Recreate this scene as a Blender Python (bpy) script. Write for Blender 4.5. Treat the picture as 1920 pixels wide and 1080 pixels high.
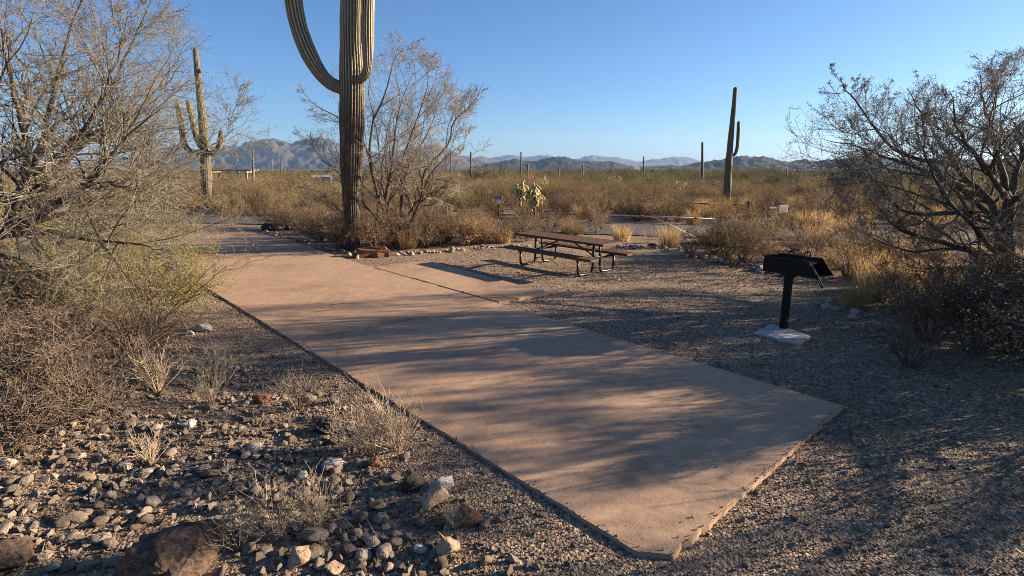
import bpy, bmesh, math, random
import numpy as np
from mathutils import Vector, Matrix, Euler, noise as mnoise

for o in list(bpy.data.objects):
    bpy.data.objects.remove(o, do_unlink=True)
SC = bpy.context.scene
COL = SC.collection

# ------------------------------------------------------------------ camera
F_PX, Y_HOR, EYE = 1030.0, 312.0, 2.3          # for a 1920 x 1080 frame
PITCH = math.atan((540 - Y_HOR) / F_PX)
cam = bpy.data.cameras.new('camera')
cam_o = bpy.data.objects.new('camera', cam)
COL.objects.link(cam_o)
cam_o.location = (0, 0, EYE)
cam_o.rotation_euler = (math.pi / 2 - PITCH, 0, 0)
cam.sensor_fit = 'HORIZONTAL'
cam.sensor_width = 36
cam.lens = 36 * F_PX / 1920
cam.clip_start = 0.05
cam.clip_end = 60000
SC.camera = cam_o

# ------------------------------------------------------------------ sky and sun
SUN_AZ, SUN_EL = math.radians(77.5), math.radians(15.5)
world = bpy.data.worlds.new('World')
SC.world = world
world.use_nodes = True
wn = world.node_tree.nodes
wl = world.node_tree.links
wn.clear()
w_out = wn.new('ShaderNodeOutputWorld')
w_bg = wn.new('ShaderNodeBackground')
sky = wn.new('ShaderNodeTexSky')
sky.sky_type = 'NISHITA'
sky.sun_disc = False
sky.sun_elevation = SUN_EL
sky.sun_rotation = SUN_AZ
sky.altitude = 1500
sky.air_density = 1.0
sky.dust_density = 2.0
sky.ozone_density = 5.8
w_bg.inputs['Strength'].default_value = 0.05
wl.new(sky.outputs[0], w_bg.inputs[0])
wl.new(w_bg.outputs[0], w_out.inputs[0])

sun_dir = Vector((math.sin(SUN_AZ) * math.cos(SUN_EL), math.cos(SUN_AZ) * math.cos(SUN_EL), math.sin(SUN_EL)))
sl = bpy.data.lights.new('sun', 'SUN')
sl.energy = 5.0
sl.angle = math.radians(0.45)
sl.color = (1.0, 0.81, 0.60)
sun_o = bpy.data.objects.new('sun', sl)
COL.objects.link(sun_o)
sun_o.rotation_euler = sun_dir.to_track_quat('Z', 'Y').to_euler()
sun_o.location = (30, 10, 20)

vs = SC.view_settings
vs.view_transform = 'Standard'
vs.look = 'None'
vs.exposure = 1.85
vs.gamma = 1
vs.use_curve_mapping = False
SC.cycles.use_denoising = True
SC.cycles.denoising_prefilter = 'NONE'
SC.cycles.filter_width = 0.95
SC.cycles.max_bounces = 6
SC.cycles.diffuse_bounces = 2
SC.cycles.volume_bounces = 0
SC.cycles.transparent_max_bounces = 8

# ------------------------------------------------------------------ helpers
CP, SP = math.cos(PITCH), math.sin(PITCH)


def ray(x, y):
    u, v = (x - 960) / F_PX, (540 - y) / F_PX
    return np.array([u, CP + v * SP, -SP + v * CP])


def G(x, y, z=0.0):
    """point of the photograph -> point on the plane at height z"""
    d = ray(x, y)
    return np.array([0, 0, EYE]) + d * ((z - EYE) / d[2])


def W(x, y, depth):
    """point of the photograph -> point at that distance ahead"""
    d = ray(x, y)
    return np.array([0, 0, EYE]) + d * (depth / d[1])


def tag(o, label=None, cat=None, group=None, kind=None):
    if label: o['label'] = label
    if cat: o['category'] = cat
    if group: o['group'] = group
    if kind: o['kind'] = kind
    return o


def link(o, parent=None):
    COL.objects.link(o)
    if parent is not None:
        o.parent = parent
    return o


def empty(name, loc=(0, 0, 0), rz=0.0):
    o = bpy.data.objects.new(name, None)
    o.empty_display_size = 0.1
    o.location = loc
    o.rotation_euler = (0, 0, rz)
    return link(o)


def mesh_np(name, V, F, mat=None, smooth=False, attr=None):
    """F is an (n,k) int array or a list of such arrays"""
    V = np.asarray(V, dtype=np.float32).reshape(-1, 3)
    Fs = F if isinstance(F, list) else [F]
    Fs = [np.asarray(f, dtype=np.int32) for f in Fs if len(f)]
    me = bpy.data.meshes.new(name)
    nl = sum(f.size for f in Fs)
    npoly = sum(len(f) for f in Fs)
    me.vertices.add(len(V))
    me.vertices.foreach_set('co', V.ravel())
    me.loops.add(nl)
    me.loops.foreach_set('vertex_index', np.concatenate([f.ravel() for f in Fs]))
    me.polygons.add(npoly)
    tot = np.concatenate([np.full(len(f), f.shape[1], np.int32) for f in Fs])
    st = np.concatenate([[0], np.cumsum(tot)[:-1]]).astype(np.int32)
    me.polygons.foreach_set('loop_start', st)
    try:
        me.polygons.foreach_set('loop_total', tot)
    except Exception:
        pass
    if smooth:
        me.polygons.foreach_set('use_smooth', np.ones(npoly, dtype=bool))
    if attr:
        for k, a in attr.items():
            at = me.attributes.new(k, 'FLOAT', 'POINT')
            at.data.foreach_set('value', np.asarray(a, dtype=np.float32).ravel())
    me.update(calc_edges=True)
    me.validate()
    if mat is not None:
        me.materials.append(mat)
    return me


def obj(name, me, parent=None, loc=(0, 0, 0), rot=(0, 0, 0), scale=None):
    o = bpy.data.objects.new(name, me)
    o.location = loc
    o.rotation_euler = rot
    if scale is not None:
        o.scale = scale if hasattr(scale, '__len__') else (scale,) * 3
    return link(o, parent)


def bm_obj(name, bm, mat, parent=None, smooth=False, **kw):
    me = bpy.data.meshes.new(name)
    bmesh.ops.recalc_face_normals(bm, faces=bm.faces)
    bm.to_mesh(me)
    bm.free()
    me.materials.append(mat)
    if smooth:
        for p in me.polygons:
            p.use_smooth = True
    return obj(name, me, parent, **kw)


def add_box(bm, c, s, rz=0.0, bev=0.0, M=None):
    r = bmesh.ops.create_cube(bm, size=1.0)
    m = Matrix.Translation(c) @ Matrix.Rotation(rz, 4, 'Z') @ Matrix.Diagonal((s[0], s[1], s[2], 1))
    if M is not None:
        m = M @ Matrix.Diagonal((s[0], s[1], s[2], 1))
    bmesh.ops.transform(bm, matrix=m, verts=r['verts'])
    if bev > 0:
        es = list({e for v in r['verts'] for e in v.link_edges})
        bmesh.ops.bevel(bm, geom=es, offset=bev, segments=2, affect='EDGES', profile=0.6)


def norm(a):
    return a / np.maximum(np.linalg.norm(a, axis=-1, keepdims=True), 1e-9)


def tubes(P, R, S=4, cap=False):
    """P (B,K,3) poly-lines, R (B,K) radii -> verts, quads"""
    B, K, _ = P.shape
    T = np.gradient(P, axis=1)
    T = norm(T)
    ref = np.zeros_like(T)
    ax = np.abs(T.mean(axis=1, keepdims=True)).argmin(axis=2)
    ref[np.arange(B)[:, None], np.arange(K)[None, :], ax] = 1.0
    U = norm(np.cross(T, ref))
    Vv = np.cross(T, U)
    a = np.arange(S) * 2 * np.pi / S
    ring = (U[:, :, None, :] * np.cos(a)[None, None, :, None] + Vv[:, :, None, :] * np.sin(a)[None, None, :, None])
    V = P[:, :, None, :] + ring * R[:, :, None, None]
    idx = np.arange(B * K * S).reshape(B, K, S)
    a0 = idx[:, :-1, :]
    a1 = np.roll(a0, -1, axis=2)
    b0 = idx[:, 1:, :]
    b1 = np.roll(b0, -1, axis=2)
    Fq = np.stack([a0, a1, b1, b0], axis=-1).reshape(-1, 4)
    return V.reshape(-1, 3), Fq


def resample(pts, n):
    pts = np.asarray(pts, float)
    # smooth Catmull-Rom through the points
    out = []
    p = np.vstack([2 * pts[0] - pts[1], pts, 2 * pts[-1] - pts[-2]])
    m = len(pts) - 1
    for t in np.linspace(0, m, n):
        i = min(int(t), m - 1)
        f = t - i
        a, b, c, d = p[i], p[i + 1], p[i + 2], p[i + 3]
        out.append(0.5 * ((2 * b) + (c - a) * f + (2 * a - 5 * b + 4 * c - d) * f * f + (3 * b - a - 3 * c + d) * f ** 3))
    return np.array(out)


def tube_path(pts, r, S=10, n=None):
    pts = np.asarray(pts, float) if n is None else resample(pts, n)
    R = np.full(len(pts), r, float) if np.isscalar(r) else np.asarray(r, float)
    V, Fq = tubes(pts[None], R[None], S)
    k = len(pts)
    return V, [Fq, np.arange(S)[None, ::-1], (np.arange(S) + (k - 1) * S)[None]]


class Geo:
    """collects verts/faces of several shapes for one mesh"""
    def __init__(self):
        self.V, self.F, self.n = [], {}, 0

    def add(self, V, F):
        for f in (F if isinstance(F, list) else [F]):
            f = np.asarray(f)
            self.F.setdefault(f.shape[1], []).append(f + self.n)
        self.V.append(np.asarray(V).reshape(-1, 3))
        self.n += len(self.V[-1])

    def mesh(self, name, mat, smooth=False):
        return mesh_np(name, np.vstack(self.V), [np.vstack(v) for v in self.F.values()], mat, smooth)


def branch(P, R, rng, n, t0, t1, ang, lf, K, up=0.0, wig=0.15, rr=0.6, rtip=0.4, rmin=0.0015, env=None, absl=None):
    """children of the branches P,R.  lf: length as share of the parent's, or absl=(lo,hi) metres"""
    B, K0, _ = P.shape
    par = np.repeat(np.arange(B), n)
    m = len(par)
    t = rng.uniform(t0, t1, m) * (K0 - 1)
    i = np.minimum(t.astype(int), K0 - 2)
    f = (t - i)[:, None]
    pos = P[par, i] * (1 - f) + P[par, i + 1] * f
    rad = R[par, i] * (1 - f[:, 0]) + R[par, i + 1] * f[:, 0]
    tan = norm(P[par, i + 1] - P[par, i])
    side = norm(np.cross(tan, rng.normal(size=(m, 3))))
    a = np.radians(rng.uniform(ang[0], ang[1], m))[:, None]
    d = norm(tan * np.cos(a) + side * np.sin(a))
    plen = np.linalg.norm(np.diff(P, axis=1), axis=2).sum(axis=1)[par]
    L = rng.uniform(absl[0], absl[1], m) if absl else plen * rng.uniform(lf[0], lf[1], m)
    if env is not None:
        c, e = env
        q = np.linalg.norm((pos + d * L[:, None] - c) / e, axis=1)
        cutl = np.where(q > 1, np.clip(1.6 - q, 0.25, 1), 1.0)
        L = L * cutl
        rad = rad * np.sqrt(cutl)
    step = (L / (K - 1))[:, None]
    pts = [pos]
    for k in range(K - 1):
        d = norm(d + rng.normal(size=(m, 3)) * wig + np.array([0, 0, up]))
        pts.append(pts[-1] + d * step)
    Pn = np.stack(pts, axis=1)
    r0 = np.maximum(np.minimum(rad * rr, rad), rmin)
    Rn = np.maximum(r0[:, None] * np.linspace(1, rtip, K)[None], rmin * 0.8)
    return Pn, Rn


def leaves(P, rng, n, size, spread=0.02, t0=0.3, aspect=0.45):
    """n small leaf quads on each branch"""
    B, K, _ = P.shape
    par = np.repeat(np.arange(B), n)
    m = len(par)
    t = rng.uniform(t0, 1, m) * (K - 1)
    i = np.minimum(t.astype(int), K - 2)
    f = (t - i)[:, None]
    pos = P[par, i] * (1 - f) + P[par, i + 1] * f + rng.normal(size=(m, 3)) * spread
    u = norm(rng.normal(size=(m, 3)))
    v = norm(np.cross(u, rng.normal(size=(m, 3))))
    s = rng.uniform(size[0], size[1], m)[:, None]
    u, v = u * s, v * s * aspect
    V = np.stack([pos - u * .5, pos + v * .5, pos + u * .5, pos - v * .5], axis=1).reshape(-1, 3)
    return V, np.arange(m * 4).reshape(m, 4)


# ------------------------------------------------------------------ materials
def new_mat(name):
    m = bpy.data.materials.new(name)
    m.use_nodes = True
    nt = m.node_tree
    bs = nt.nodes['Principled BSDF']
    bs.inputs['Specular IOR Level'].default_value = 0.25
    return m, nt, bs


def N(nt, typ, **kw):
    n = nt.nodes.new(typ)
    for k, v in kw.items():
        if k.startswith('i_'):
            key = k[2:].replace('_', ' ')
            n.inputs[key].default_value = v
        else:
            setattr(n, k, v)
    return n


def ramp(nt, fac, stops):
    r = nt.nodes.new('ShaderNodeValToRGB')
    el = r.color_ramp.elements
    while len(el) > 1:
        el.remove(el[-1])
    el[0].position, el[0].color = stops[0][0], (*stops[0][1], 1)
    for p, c in stops[1:]:
        e = el.new(p)
        e.color = (*c, 1)
    nt.links.new(fac, r.inputs[0])
    return r.outputs[0]


def mix(nt, fac, a, b, blend='MIX'):
    n = nt.nodes.new('ShaderNodeMix')
    n.data_type = 'RGBA'
    n.blend_type = blend
    for s, v in ((n.inputs[0], fac), (n.inputs[6], a), (n.inputs[7], b)):
        if hasattr(v, 'node'):
            nt.links.new(v, s)
        else:
            s.default_value = v if not isinstance(v, tuple) else (*v, 1) if len(v) == 3 else v
    return n.outputs[2]


def bump(nt, bs, h, strength=0.5, dist=0.01, prev=None):
    b = nt.nodes.new('ShaderNodeBump')
    b.inputs['Strength'].default_value = strength
    b.inputs['Distance'].default_value = dist
    nt.links.new(h, b.inputs['Height'])
    if prev is not None:
        nt.links.new(prev, b.inputs['Normal'])
    nt.links.new(b.outputs[0], bs.inputs['Normal'])
    return b.outputs[0]


def obco(nt):
    return nt.nodes.new('ShaderNodeTexCoord').outputs['Object']


def mat_plain(name, c1, c2, scale=8.0, rough=0.8, rand=0.0, metal=0.0, bmp=0.0, trans=0.0):
    """two-tone noise material with a small change from object to object"""
    m, nt, bs = new_mat(name)
    n = N(nt, 'ShaderNodeTexNoise', i_Scale=scale, i_Detail=6.0, i_Roughness=0.65)
    nt.links.new(obco(nt), n.inputs['Vector'])
    c = ramp(nt, n.outputs['Fac'], [(0.3, c1), (0.7, c2)])
    if rand > 0:
        oi = nt.nodes.new('ShaderNodeObjectInfo')
        hs = nt.nodes.new('ShaderNodeHueSaturation')
        mr = N(nt, 'ShaderNodeMapRange')
        mr.inputs[3].default_value = 1 - rand
        mr.inputs[4].default_value = 1 + rand
        nt.links.new(oi.outputs['Random'], mr.inputs[0])
        nt.links.new(mr.outputs[0], hs.inputs['Value'])
        nt.links.new(c, hs.inputs['Color'])
        c = hs.outputs[0]
    nt.links.new(c, bs.inputs['Base Color'])
    bs.inputs['Roughness'].default_value = rough
    bs.inputs['Metallic'].default_value = metal
    if bmp > 0:
        bump(nt, bs, n.outputs['Fac'], bmp, 0.01)
    if trans > 0:
        tr = nt.nodes.new('ShaderNodeBsdfTranslucent')
        nt.links.new(c, tr.inputs[0])
        mx = nt.nodes.new('ShaderNodeMixShader')
        mx.inputs[0].default_value = trans
        out = nt.nodes['Material Output']
        nt.links.new(bs.outputs[0], mx.inputs[1])
        nt.links.new(tr.outputs[0], mx.inputs[2])
        nt.links.new(mx.outputs[0], out.inputs[0])
    return m


def mat_stone(name, cols, scale=14.0):
    m, nt, bs = new_mat(name)
    oi = nt.nodes.new('ShaderNodeObjectInfo')
    base = ramp(nt, oi.outputs['Random'], [(i / (len(cols) - 1), c) for i, c in enumerate(cols)])
    n = N(nt, 'ShaderNodeTexNoise', i_Scale=scale, i_Detail=8.0, i_Roughness=0.7)
    nt.links.new(obco(nt), n.inputs['Vector'])
    v = ramp(nt, n.outputs['Fac'], [(0.3, (0.45, 0.42, 0.4)), (0.6, (1.05, 1.03, 1.0))])
    nt.links.new(mix(nt, 1.0, base, v, 'MULTIPLY'), bs.inputs['Base Color'])
    bs.inputs['Roughness'].default_value = 0.9
    bump(nt, bs, n.outputs['Fac'], 0.7, 0.02)
    return m


def mat_ground():
    m, nt, bs = new_mat('desert ground')
    co = obco(nt)
    big = N(nt, 'ShaderNodeTexNoise', i_Scale=0.35, i_Detail=5.0, i_Roughness=0.6)
    nt.links.new(co, big.inputs['Vector'])
    base = ramp(nt, big.outputs['Fac'], [(0.3, (0.20, 0.146, 0.100)), (0.55, (0.275, 0.205, 0.142)), (0.75, (0.23, 0.175, 0.127))])
    ln = N(nt, 'ShaderNodeVectorMath', operation='LENGTH')
    nt.links.new(co, ln.inputs[0])
    fr = N(nt, 'ShaderNodeMapRange')
    fr.inputs[1].default_value = 150.0
    fr.inputs[2].default_value = 700.0
    nt.links.new(ln.outputs['Value'], fr.inputs[0])
    scr = N(nt, 'ShaderNodeTexNoise', i_Scale=0.02, i_Detail=8.0)
    nt.links.new(co, scr.inputs['Vector'])
    base = mix(nt, fr.outputs[0], base, ramp(nt, scr.outputs['Fac'], [(0.35, (0.045, 0.045, 0.026)), (0.65, (0.10, 0.085, 0.05))]))
    v1 = N(nt, 'ShaderNodeTexVoronoi', i_Scale=42.0)
    v2 = N(nt, 'ShaderNodeTexVoronoi', i_Scale=95.0)
    fine = N(nt, 'ShaderNodeTexNoise', i_Scale=160.0, i_Detail=4.0)
    for v in (v1, v2, fine):
        nt.links.new(co, v.inputs['Vector'])
    sep = nt.nodes.new('ShaderNodeSeparateColor')
    nt.links.new(v1.outputs['Color'], sep.inputs[0])
    stone = ramp(nt, sep.outputs[0], [(0.0, (0.42, 0.4, 0.38)), (0.45, (0.85, 0.83, 0.82)), (0.8, (1.15, 1.1, 1.05)), (1.0, (1.9, 1.8, 1.7))])
    c = mix(nt, 1.0, base, stone, 'MULTIPLY')
    sep2 = nt.nodes.new('ShaderNodeSeparateColor')
    nt.links.new(v2.outputs['Color'], sep2.inputs[0])
    st2 = ramp(nt, sep2.outputs[1], [(0.0, (0.55, 0.55, 0.55)), (0.6, (1.0, 1.0, 1.0)), (1.0, (1.5, 1.45, 1.4))])
    c = mix(nt, 0.7, c, st2, 'MULTIPLY')
    nt.links.new(c, bs.inputs['Base Color'])
    bs.inputs['Roughness'].default_value = 0.95
    inv = N(nt, 'ShaderNodeMath', operation='SUBTRACT')
    inv.inputs[0].default_value = 1.0
    nt.links.new(v1.outputs['Distance'], inv.inputs[1])
    inv2 = N(nt, 'ShaderNodeMath', operation='SUBTRACT')
    inv2.inputs[0].default_value = 1.0
    nt.links.new(v2.outputs['Distance'], inv2.inputs[1])
    n1 = bump(nt, bs, inv.outputs[0], 0.85, 0.016)
    bump(nt, bs, inv2.outputs[0], 0.7, 0.007, n1)
    return m


def mat_concrete():
    m, nt, bs = new_mat('red tinted concrete')
    co = obco(nt)
    big = N(nt, 'ShaderNodeTexNoise', i_Scale=0.9, i_Detail=8.0, i_Roughness=0.62)
    mid = N(nt, 'ShaderNodeTexNoise', i_Scale=9.0, i_Detail=8.0, i_Roughness=0.7)
    fine = N(nt, 'ShaderNodeTexNoise', i_Scale=90.0, i_Detail=4.0, i_Roughness=0.6)
    pits = N(nt, 'ShaderNodeTexVoronoi', i_Scale=26.0)
    for n in (big, mid, fine, pits):
        nt.links.new(co, n.inputs['Vector'])
    c = ramp(nt, big.outputs['Fac'], [(0.3, (0.335, 0.218, 0.140)), (0.55, (0.415, 0.277, 0.184)), (0.75, (0.36, 0.238, 0.157))])
    c = mix(nt, 0.6, c, ramp(nt, mid.outputs['Fac'], [(0.3, (0.62, 0.62, 0.63)), (0.6, (1.06, 1.05, 1.03))]), 'MULTIPLY')
    c = mix(nt, 0.7, c, ramp(nt, fine.outputs['Fac'], [(0.3, (0.78, 0.78, 0.78)), (0.6, (1.05, 1.05, 1.05))]), 'MULTIPLY')
    sep = nt.nodes.new('ShaderNodeSeparateColor')
    nt.links.new(pits.outputs['Color'], sep.inputs[0])
    rare = N(nt, 'ShaderNodeMath', operation='GREATER_THAN')
    rare.inputs[1].default_value = 0.93
    nt.links.new(sep.outputs[0], rare.inputs[0])
    near = N(nt, 'ShaderNodeMath', operation='LESS_THAN')
    near.inputs[1].default_value = 0.2
    nt.links.new(pits.outputs['Distance'], near.inputs[0])
    spot = N(nt, 'ShaderNodeMath', operation='MULTIPLY')
    nt.links.new(rare.outputs[0], spot.inputs[0])
    nt.links.new(near.outputs[0], spot.inputs[1])
    c = mix(nt, spot.outputs[0], c, (0.13, 0.085, 0.06))
    # dirt stains and a few hairline cracks
    st = N(nt, 'ShaderNodeTexNoise', i_Scale=0.55, i_Detail=10.0, i_Roughness=0.72, i_Distortion=0.6)
    nt.links.new(co, st.inputs['Vector'])
    c = mix(nt, 0.8, c, ramp(nt, st.outputs['Fac'], [(0.36, (0.66, 0.64, 0.62)), (0.46, (0.95, 0.95, 0.94)), (0.62, (1.04, 1.03, 1.02)), (0.72, (1.15, 1.13, 1.1))]), 'MULTIPLY')
    wob = mix(nt, 0.12, co, st.outputs['Color'])
    ck = N(nt, 'ShaderNodeTexVoronoi', feature='DISTANCE_TO_EDGE', i_Scale=0.33)
    nt.links.new(wob, ck.inputs['Vector'])
    cl = N(nt, 'ShaderNodeMath', operation='LESS_THAN')
    cl.inputs[1].default_value = 0.0016
    nt.links.new(ck.outputs['Distance'], cl.inputs[0])
    cm = N(nt, 'ShaderNodeMath', operation='MULTIPLY')
    cm.inputs[1].default_value = 0.3
    nt.links.new(cl.outputs[0], cm.inputs[0])
    c = mix(nt, cm.outputs[0], c, (0.12, 0.08, 0.055))
    nt.links.new(c, bs.inputs['Base Color'])
    bs.inputs['Roughness'].default_value = 0.85
    n1 = bump(nt, bs, mid.outputs['Fac'], 0.45, 0.012)
    bump(nt, bs, fine.outputs['Fac'], 0.55, 0.004, n1)
    return m


def mat_asphalt():
    m, nt, bs = new_mat('worn asphalt')
    co = obco(nt)
    a = N(nt, 'ShaderNodeTexNoise', i_Scale=1.2, i_Detail=6.0)
    b = N(nt, 'ShaderNodeTexNoise', i_Scale=60.0, i_Detail=4.0)
    for n in (a, b):
        nt.links.new(co, n.inputs['Vector'])
    c = ramp(nt, a.outputs['Fac'], [(0.3, (0.055, 0.05, 0.046)), (0.7, (0.10, 0.088, 0.078))])
    c = mix(nt, 0.6, c, ramp(nt, b.outputs['Fac'], [(0.35, (0.7, 0.7, 0.7)), (0.65, (1.3, 1.3, 1.3))]), 'MULTIPLY')
    nt.links.new(c, bs.inputs['Base Color'])
    bs.inputs['Roughness'].default_value = 0.9
    bump(nt, bs, b.outputs['Fac'], 0.5, 0.01)
    return m


def mat_saguaro(name, woody, spine=1.0):
    """green ribbed skin, pale spines along the ridges, corky grey-brown foot up to z = woody"""
    m, nt, bs = new_mat(name)
    co = obco(nt)
    at = N(nt, 'ShaderNodeAttribute', attribute_name='rib')
    n = N(nt, 'ShaderNodeTexNoise', i_Scale=6.0, i_Detail=6.0, i_Roughness=0.65)
    mp = N(nt, 'ShaderNodeMapping')
    mp.inputs['Scale'].default_value = (1, 1, 0.3)
    nt.links.new(co, mp.inputs[0])
    nt.links.new(mp.outputs[0], n.inputs['Vector'])
    green = ramp(nt, n.outputs['Fac'], [(0.3, (0.07, 0.066, 0.03)), (0.5, (0.115, 0.105, 0.05)), (0.72, (0.19, 0.15, 0.085))])
    sp = N(nt, 'ShaderNodeTexNoise', i_Scale=38.0, i_Detail=3.0)
    nt.links.new(co, sp.inputs['Vector'])
    spk = ramp(nt, sp.outputs['Fac'], [(0.35, (0.27 * spine, 0.22 * spine, 0.15 * spine)), (0.65, (0.56 * spine, 0.48 * spine, 0.36 * spine))])
    rr = N(nt, 'ShaderNodeMapRange')
    rr.inputs[1].default_value = 0.62
    rr.inputs[2].default_value = 0.95
    nt.links.new(at.outputs['Fac'], rr.inputs[0])
    c = mix(nt, rr.outputs[0], green, spk)
    # corky foot
    wn_ = N(nt, 'ShaderNodeTexNoise', i_Scale=9.0, i_Detail=8.0, i_Roughness=0.75)
    nt.links.new(mp.outputs[0], wn_.inputs['Vector'])
    wood = ramp(nt, wn_.outputs['Fac'], [(0.35, (0.035, 0.026, 0.02)), (0.55, (0.11, 0.082, 0.06)), (0.75, (0.26, 0.20, 0.145))])
    sx = nt.nodes.new('ShaderNodeSeparateXYZ')
    nt.links.new(co, sx.inputs[0])
    ad = N(nt, 'ShaderNodeMath', operation='MULTIPLY_ADD')
    nt.links.new(wn_.outputs['Fac'], ad.inputs[0])
    ad.inputs[1].default_value = -2.4
    nt.links.new(sx.outputs[2], ad.inputs[2])
    mr = N(nt, 'ShaderNodeMapRange')
    mr.inputs[1].default_value = woody - 2.0
    mr.inputs[2].default_value = woody - 0.6
    mr.inputs[3].default_value = 1.0
    mr.inputs[4].default_value = 0.0
    nt.links.new(ad.outputs[0], mr.inputs[0])
    c = mix(nt, mr.outputs[0], c, wood)
    vo = N(nt, 'ShaderNodeTexVoronoi', i_Scale=2.6)
    nt.links.new(mp.outputs[0], vo.inputs['Vector'])
    sc_ = nt.nodes.new('ShaderNodeSeparateColor')
    nt.links.new(vo.outputs['Color'], sc_.inputs[0])
    lim = N(nt, 'ShaderNodeMath', operation='MULTIPLY')
    lim.inputs[1].default_value = 0.16
    nt.links.new(sc_.outputs[0], lim.inputs[0])
    hole = N(nt, 'ShaderNodeMath', operation='LESS_THAN')
    nt.links.new(vo.outputs['Distance'], hole.inputs[0])
    nt.links.new(lim.outputs[0], hole.inputs[1])
    c = mix(nt, hole.outputs[0], c, (0.03, 0.022, 0.016))
    nt.links.new(c, bs.inputs['Base Color'])
    bs.inputs['Roughness'].default_value = 0.7
    bump(nt, bs, sp.outputs['Fac'], 0.4, 0.01)
    return m


def mat_hill(name, c1, c2, scale):
    m, nt, bs = new_mat(name)
    n = N(nt, 'ShaderNodeTexNoise', i_Scale=scale, i_Detail=10.0, i_Roughness=0.65)
    nt.links.new(obco(nt), n.inputs['Vector'])
    nt.links.new(ramp(nt, n.outputs['Fac'], [(0.35, c1), (0.65, c2)]), bs.inputs['Base Color'])
    bs.inputs['Roughness'].default_value = 1.0
    return m


M_GROUND = mat_ground()
M_CONC = mat_concrete()
M_ASPH = mat_asphalt()
M_BARK_D = mat_plain('dark bark', (0.045, 0.036, 0.028), (0.13, 0.105, 0.08), 25, 0.9, bmp=0.6)
M_BARK_L = mat_plain('grey brown twig bark', (0.10, 0.086, 0.064), (0.265, 0.23, 0.172), 9, 0.85)
M_BARK_P = mat_plain('pale twig bark', (0.19, 0.155, 0.11), (0.37, 0.31, 0.23), 6, 0.85)
M_BARK_G = mat_plain('grey twig bark', (0.13, 0.11, 0.088), (0.29, 0.25, 0.20), 6, 0.85)
M_BARK_O = mat_plain('olive twig bark', (0.13, 0.115, 0.055), (0.27, 0.23, 0.13), 6, 0.85)
M_LEAF_T = mat_plain('dry tree leaf', (0.14, 0.125, 0.06), (0.26, 0.22, 0.12), 3, 0.7, trans=0.3)
M_LEAF_D = mat_plain('dusty tree leaf', (0.085, 0.085, 0.05), (0.17, 0.16, 0.10), 3, 0.7, trans=0.2)
M_LEAF_C = mat_plain('creosote leaf', (0.19, 0.155, 0.022), (0.35, 0.275, 0.055), 2, 0.55, trans=0.35)
M_TWIG = mat_plain('dead bush twig', (0.085, 0.058, 0.038), (0.22, 0.155, 0.105), 5, 0.9, rand=0.25)
M_TWIG_D = mat_plain('dark dead twig', (0.07, 0.05, 0.036), (0.19, 0.14, 0.10), 5, 0.9, rand=0.25)
M_DRY = mat_plain('dry bush leaf', (0.30, 0.175, 0.06), (0.52, 0.33, 0.135), 2, 0.85, rand=0.45, trans=0.3)
M_OLIVE = mat_plain('olive bush leaf', (0.20, 0.145, 0.045), (0.38, 0.275, 0.095), 2, 0.8, rand=0.45, trans=0.3)
M_GREEN = mat_plain('grey green tree leaf', (0.075, 0.085, 0.035), (0.15, 0.15, 0.07), 2, 0.8, rand=0.45, trans=0.3)
M_STRAW = mat_plain('pale straw stalk', (0.26, 0.19, 0.12), (0.48, 0.38, 0.26), 5, 0.85, rand=0.2)
M_GRASS = mat_plain('golden dry grass', (0.36, 0.24, 0.10), (0.60, 0.43, 0.21), 3, 0.8, rand=0.2, trans=0.4)
M_STONE_L = mat_stone('desert stones', [(0.09, 0.071, 0.055), (0.165, 0.133, 0.105), (0.26, 0.213, 0.168), (0.20, 0.148, 0.105), (0.38, 0.315, 0.25), (0.215, 0.18, 0.15), (0.52, 0.445, 0.36)])
M_STONE_W = mat_stone('pale border stones', [(0.20, 0.175, 0.155), (0.32, 0.28, 0.24), (0.44, 0.38, 0.32), (0.27, 0.21, 0.17), (0.52, 0.46, 0.40)])
M_ROCK_O = mat_plain('tan orange rock', (0.22, 0.135, 0.08), (0.47, 0.33, 0.225), 9, 0.9, bmp=0.8)
M_ROCK_R = mat_plain('red brown rock', (0.09, 0.042, 0.026), (0.24, 0.11, 0.065), 9, 0.92, bmp=0.8)
M_ROCK_B = mat_plain('dark lava rock', (0.022, 0.018, 0.016), (0.075, 0.058, 0.047), 16, 0.92, bmp=0.9)
M_ROCK_N = mat_plain('dark brown rough rock', (0.03, 0.02, 0.015), (0.17, 0.112, 0.08), 14, 0.92, bmp=1.0)
M_ROCK_W = mat_plain('white grey rock', (0.26, 0.235, 0.21), (0.50, 0.46, 0.41), 9, 0.9, bmp=0.8)
M_BLACK = mat_plain('black steel', (0.006, 0.006, 0.006), (0.016, 0.014, 0.013), 20, 0.55, metal=0.3)
M_PIPE = mat_plain('dark painted pipe', (0.012, 0.010, 0.009), (0.026, 0.021, 0.018), 30, 0.32)
M_TOP = mat_plain('brown coated table plank', (0.075, 0.034, 0.015), (0.125, 0.060, 0.028), 40, 0.75, bmp=0.3)
M_PALEC = mat_plain('pale concrete footing', (0.25, 0.24, 0.23), (0.47, 0.46, 0.45), 9, 0.85, bmp=0.4)

# ------------------------------------------------------------------ ground
rng = np.random.default_rng(7)
# pad outlines, from the photograph, on the top face of the slabs
PAD_Z = 0.045
padL = [(1195, 1035), (430, 566), (300, 486), (215, 434)]
padR = [(1582, 760), (935, 567), (697, 500), (592, 467), (545, 450), (468, 434)]
pf = lambda p: G(p[0], p[1], PAD_Z)[:2]
SIDE = [(700, 502), (935, 567), (1030, 549), (806, 490), (742, 494)]


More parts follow.
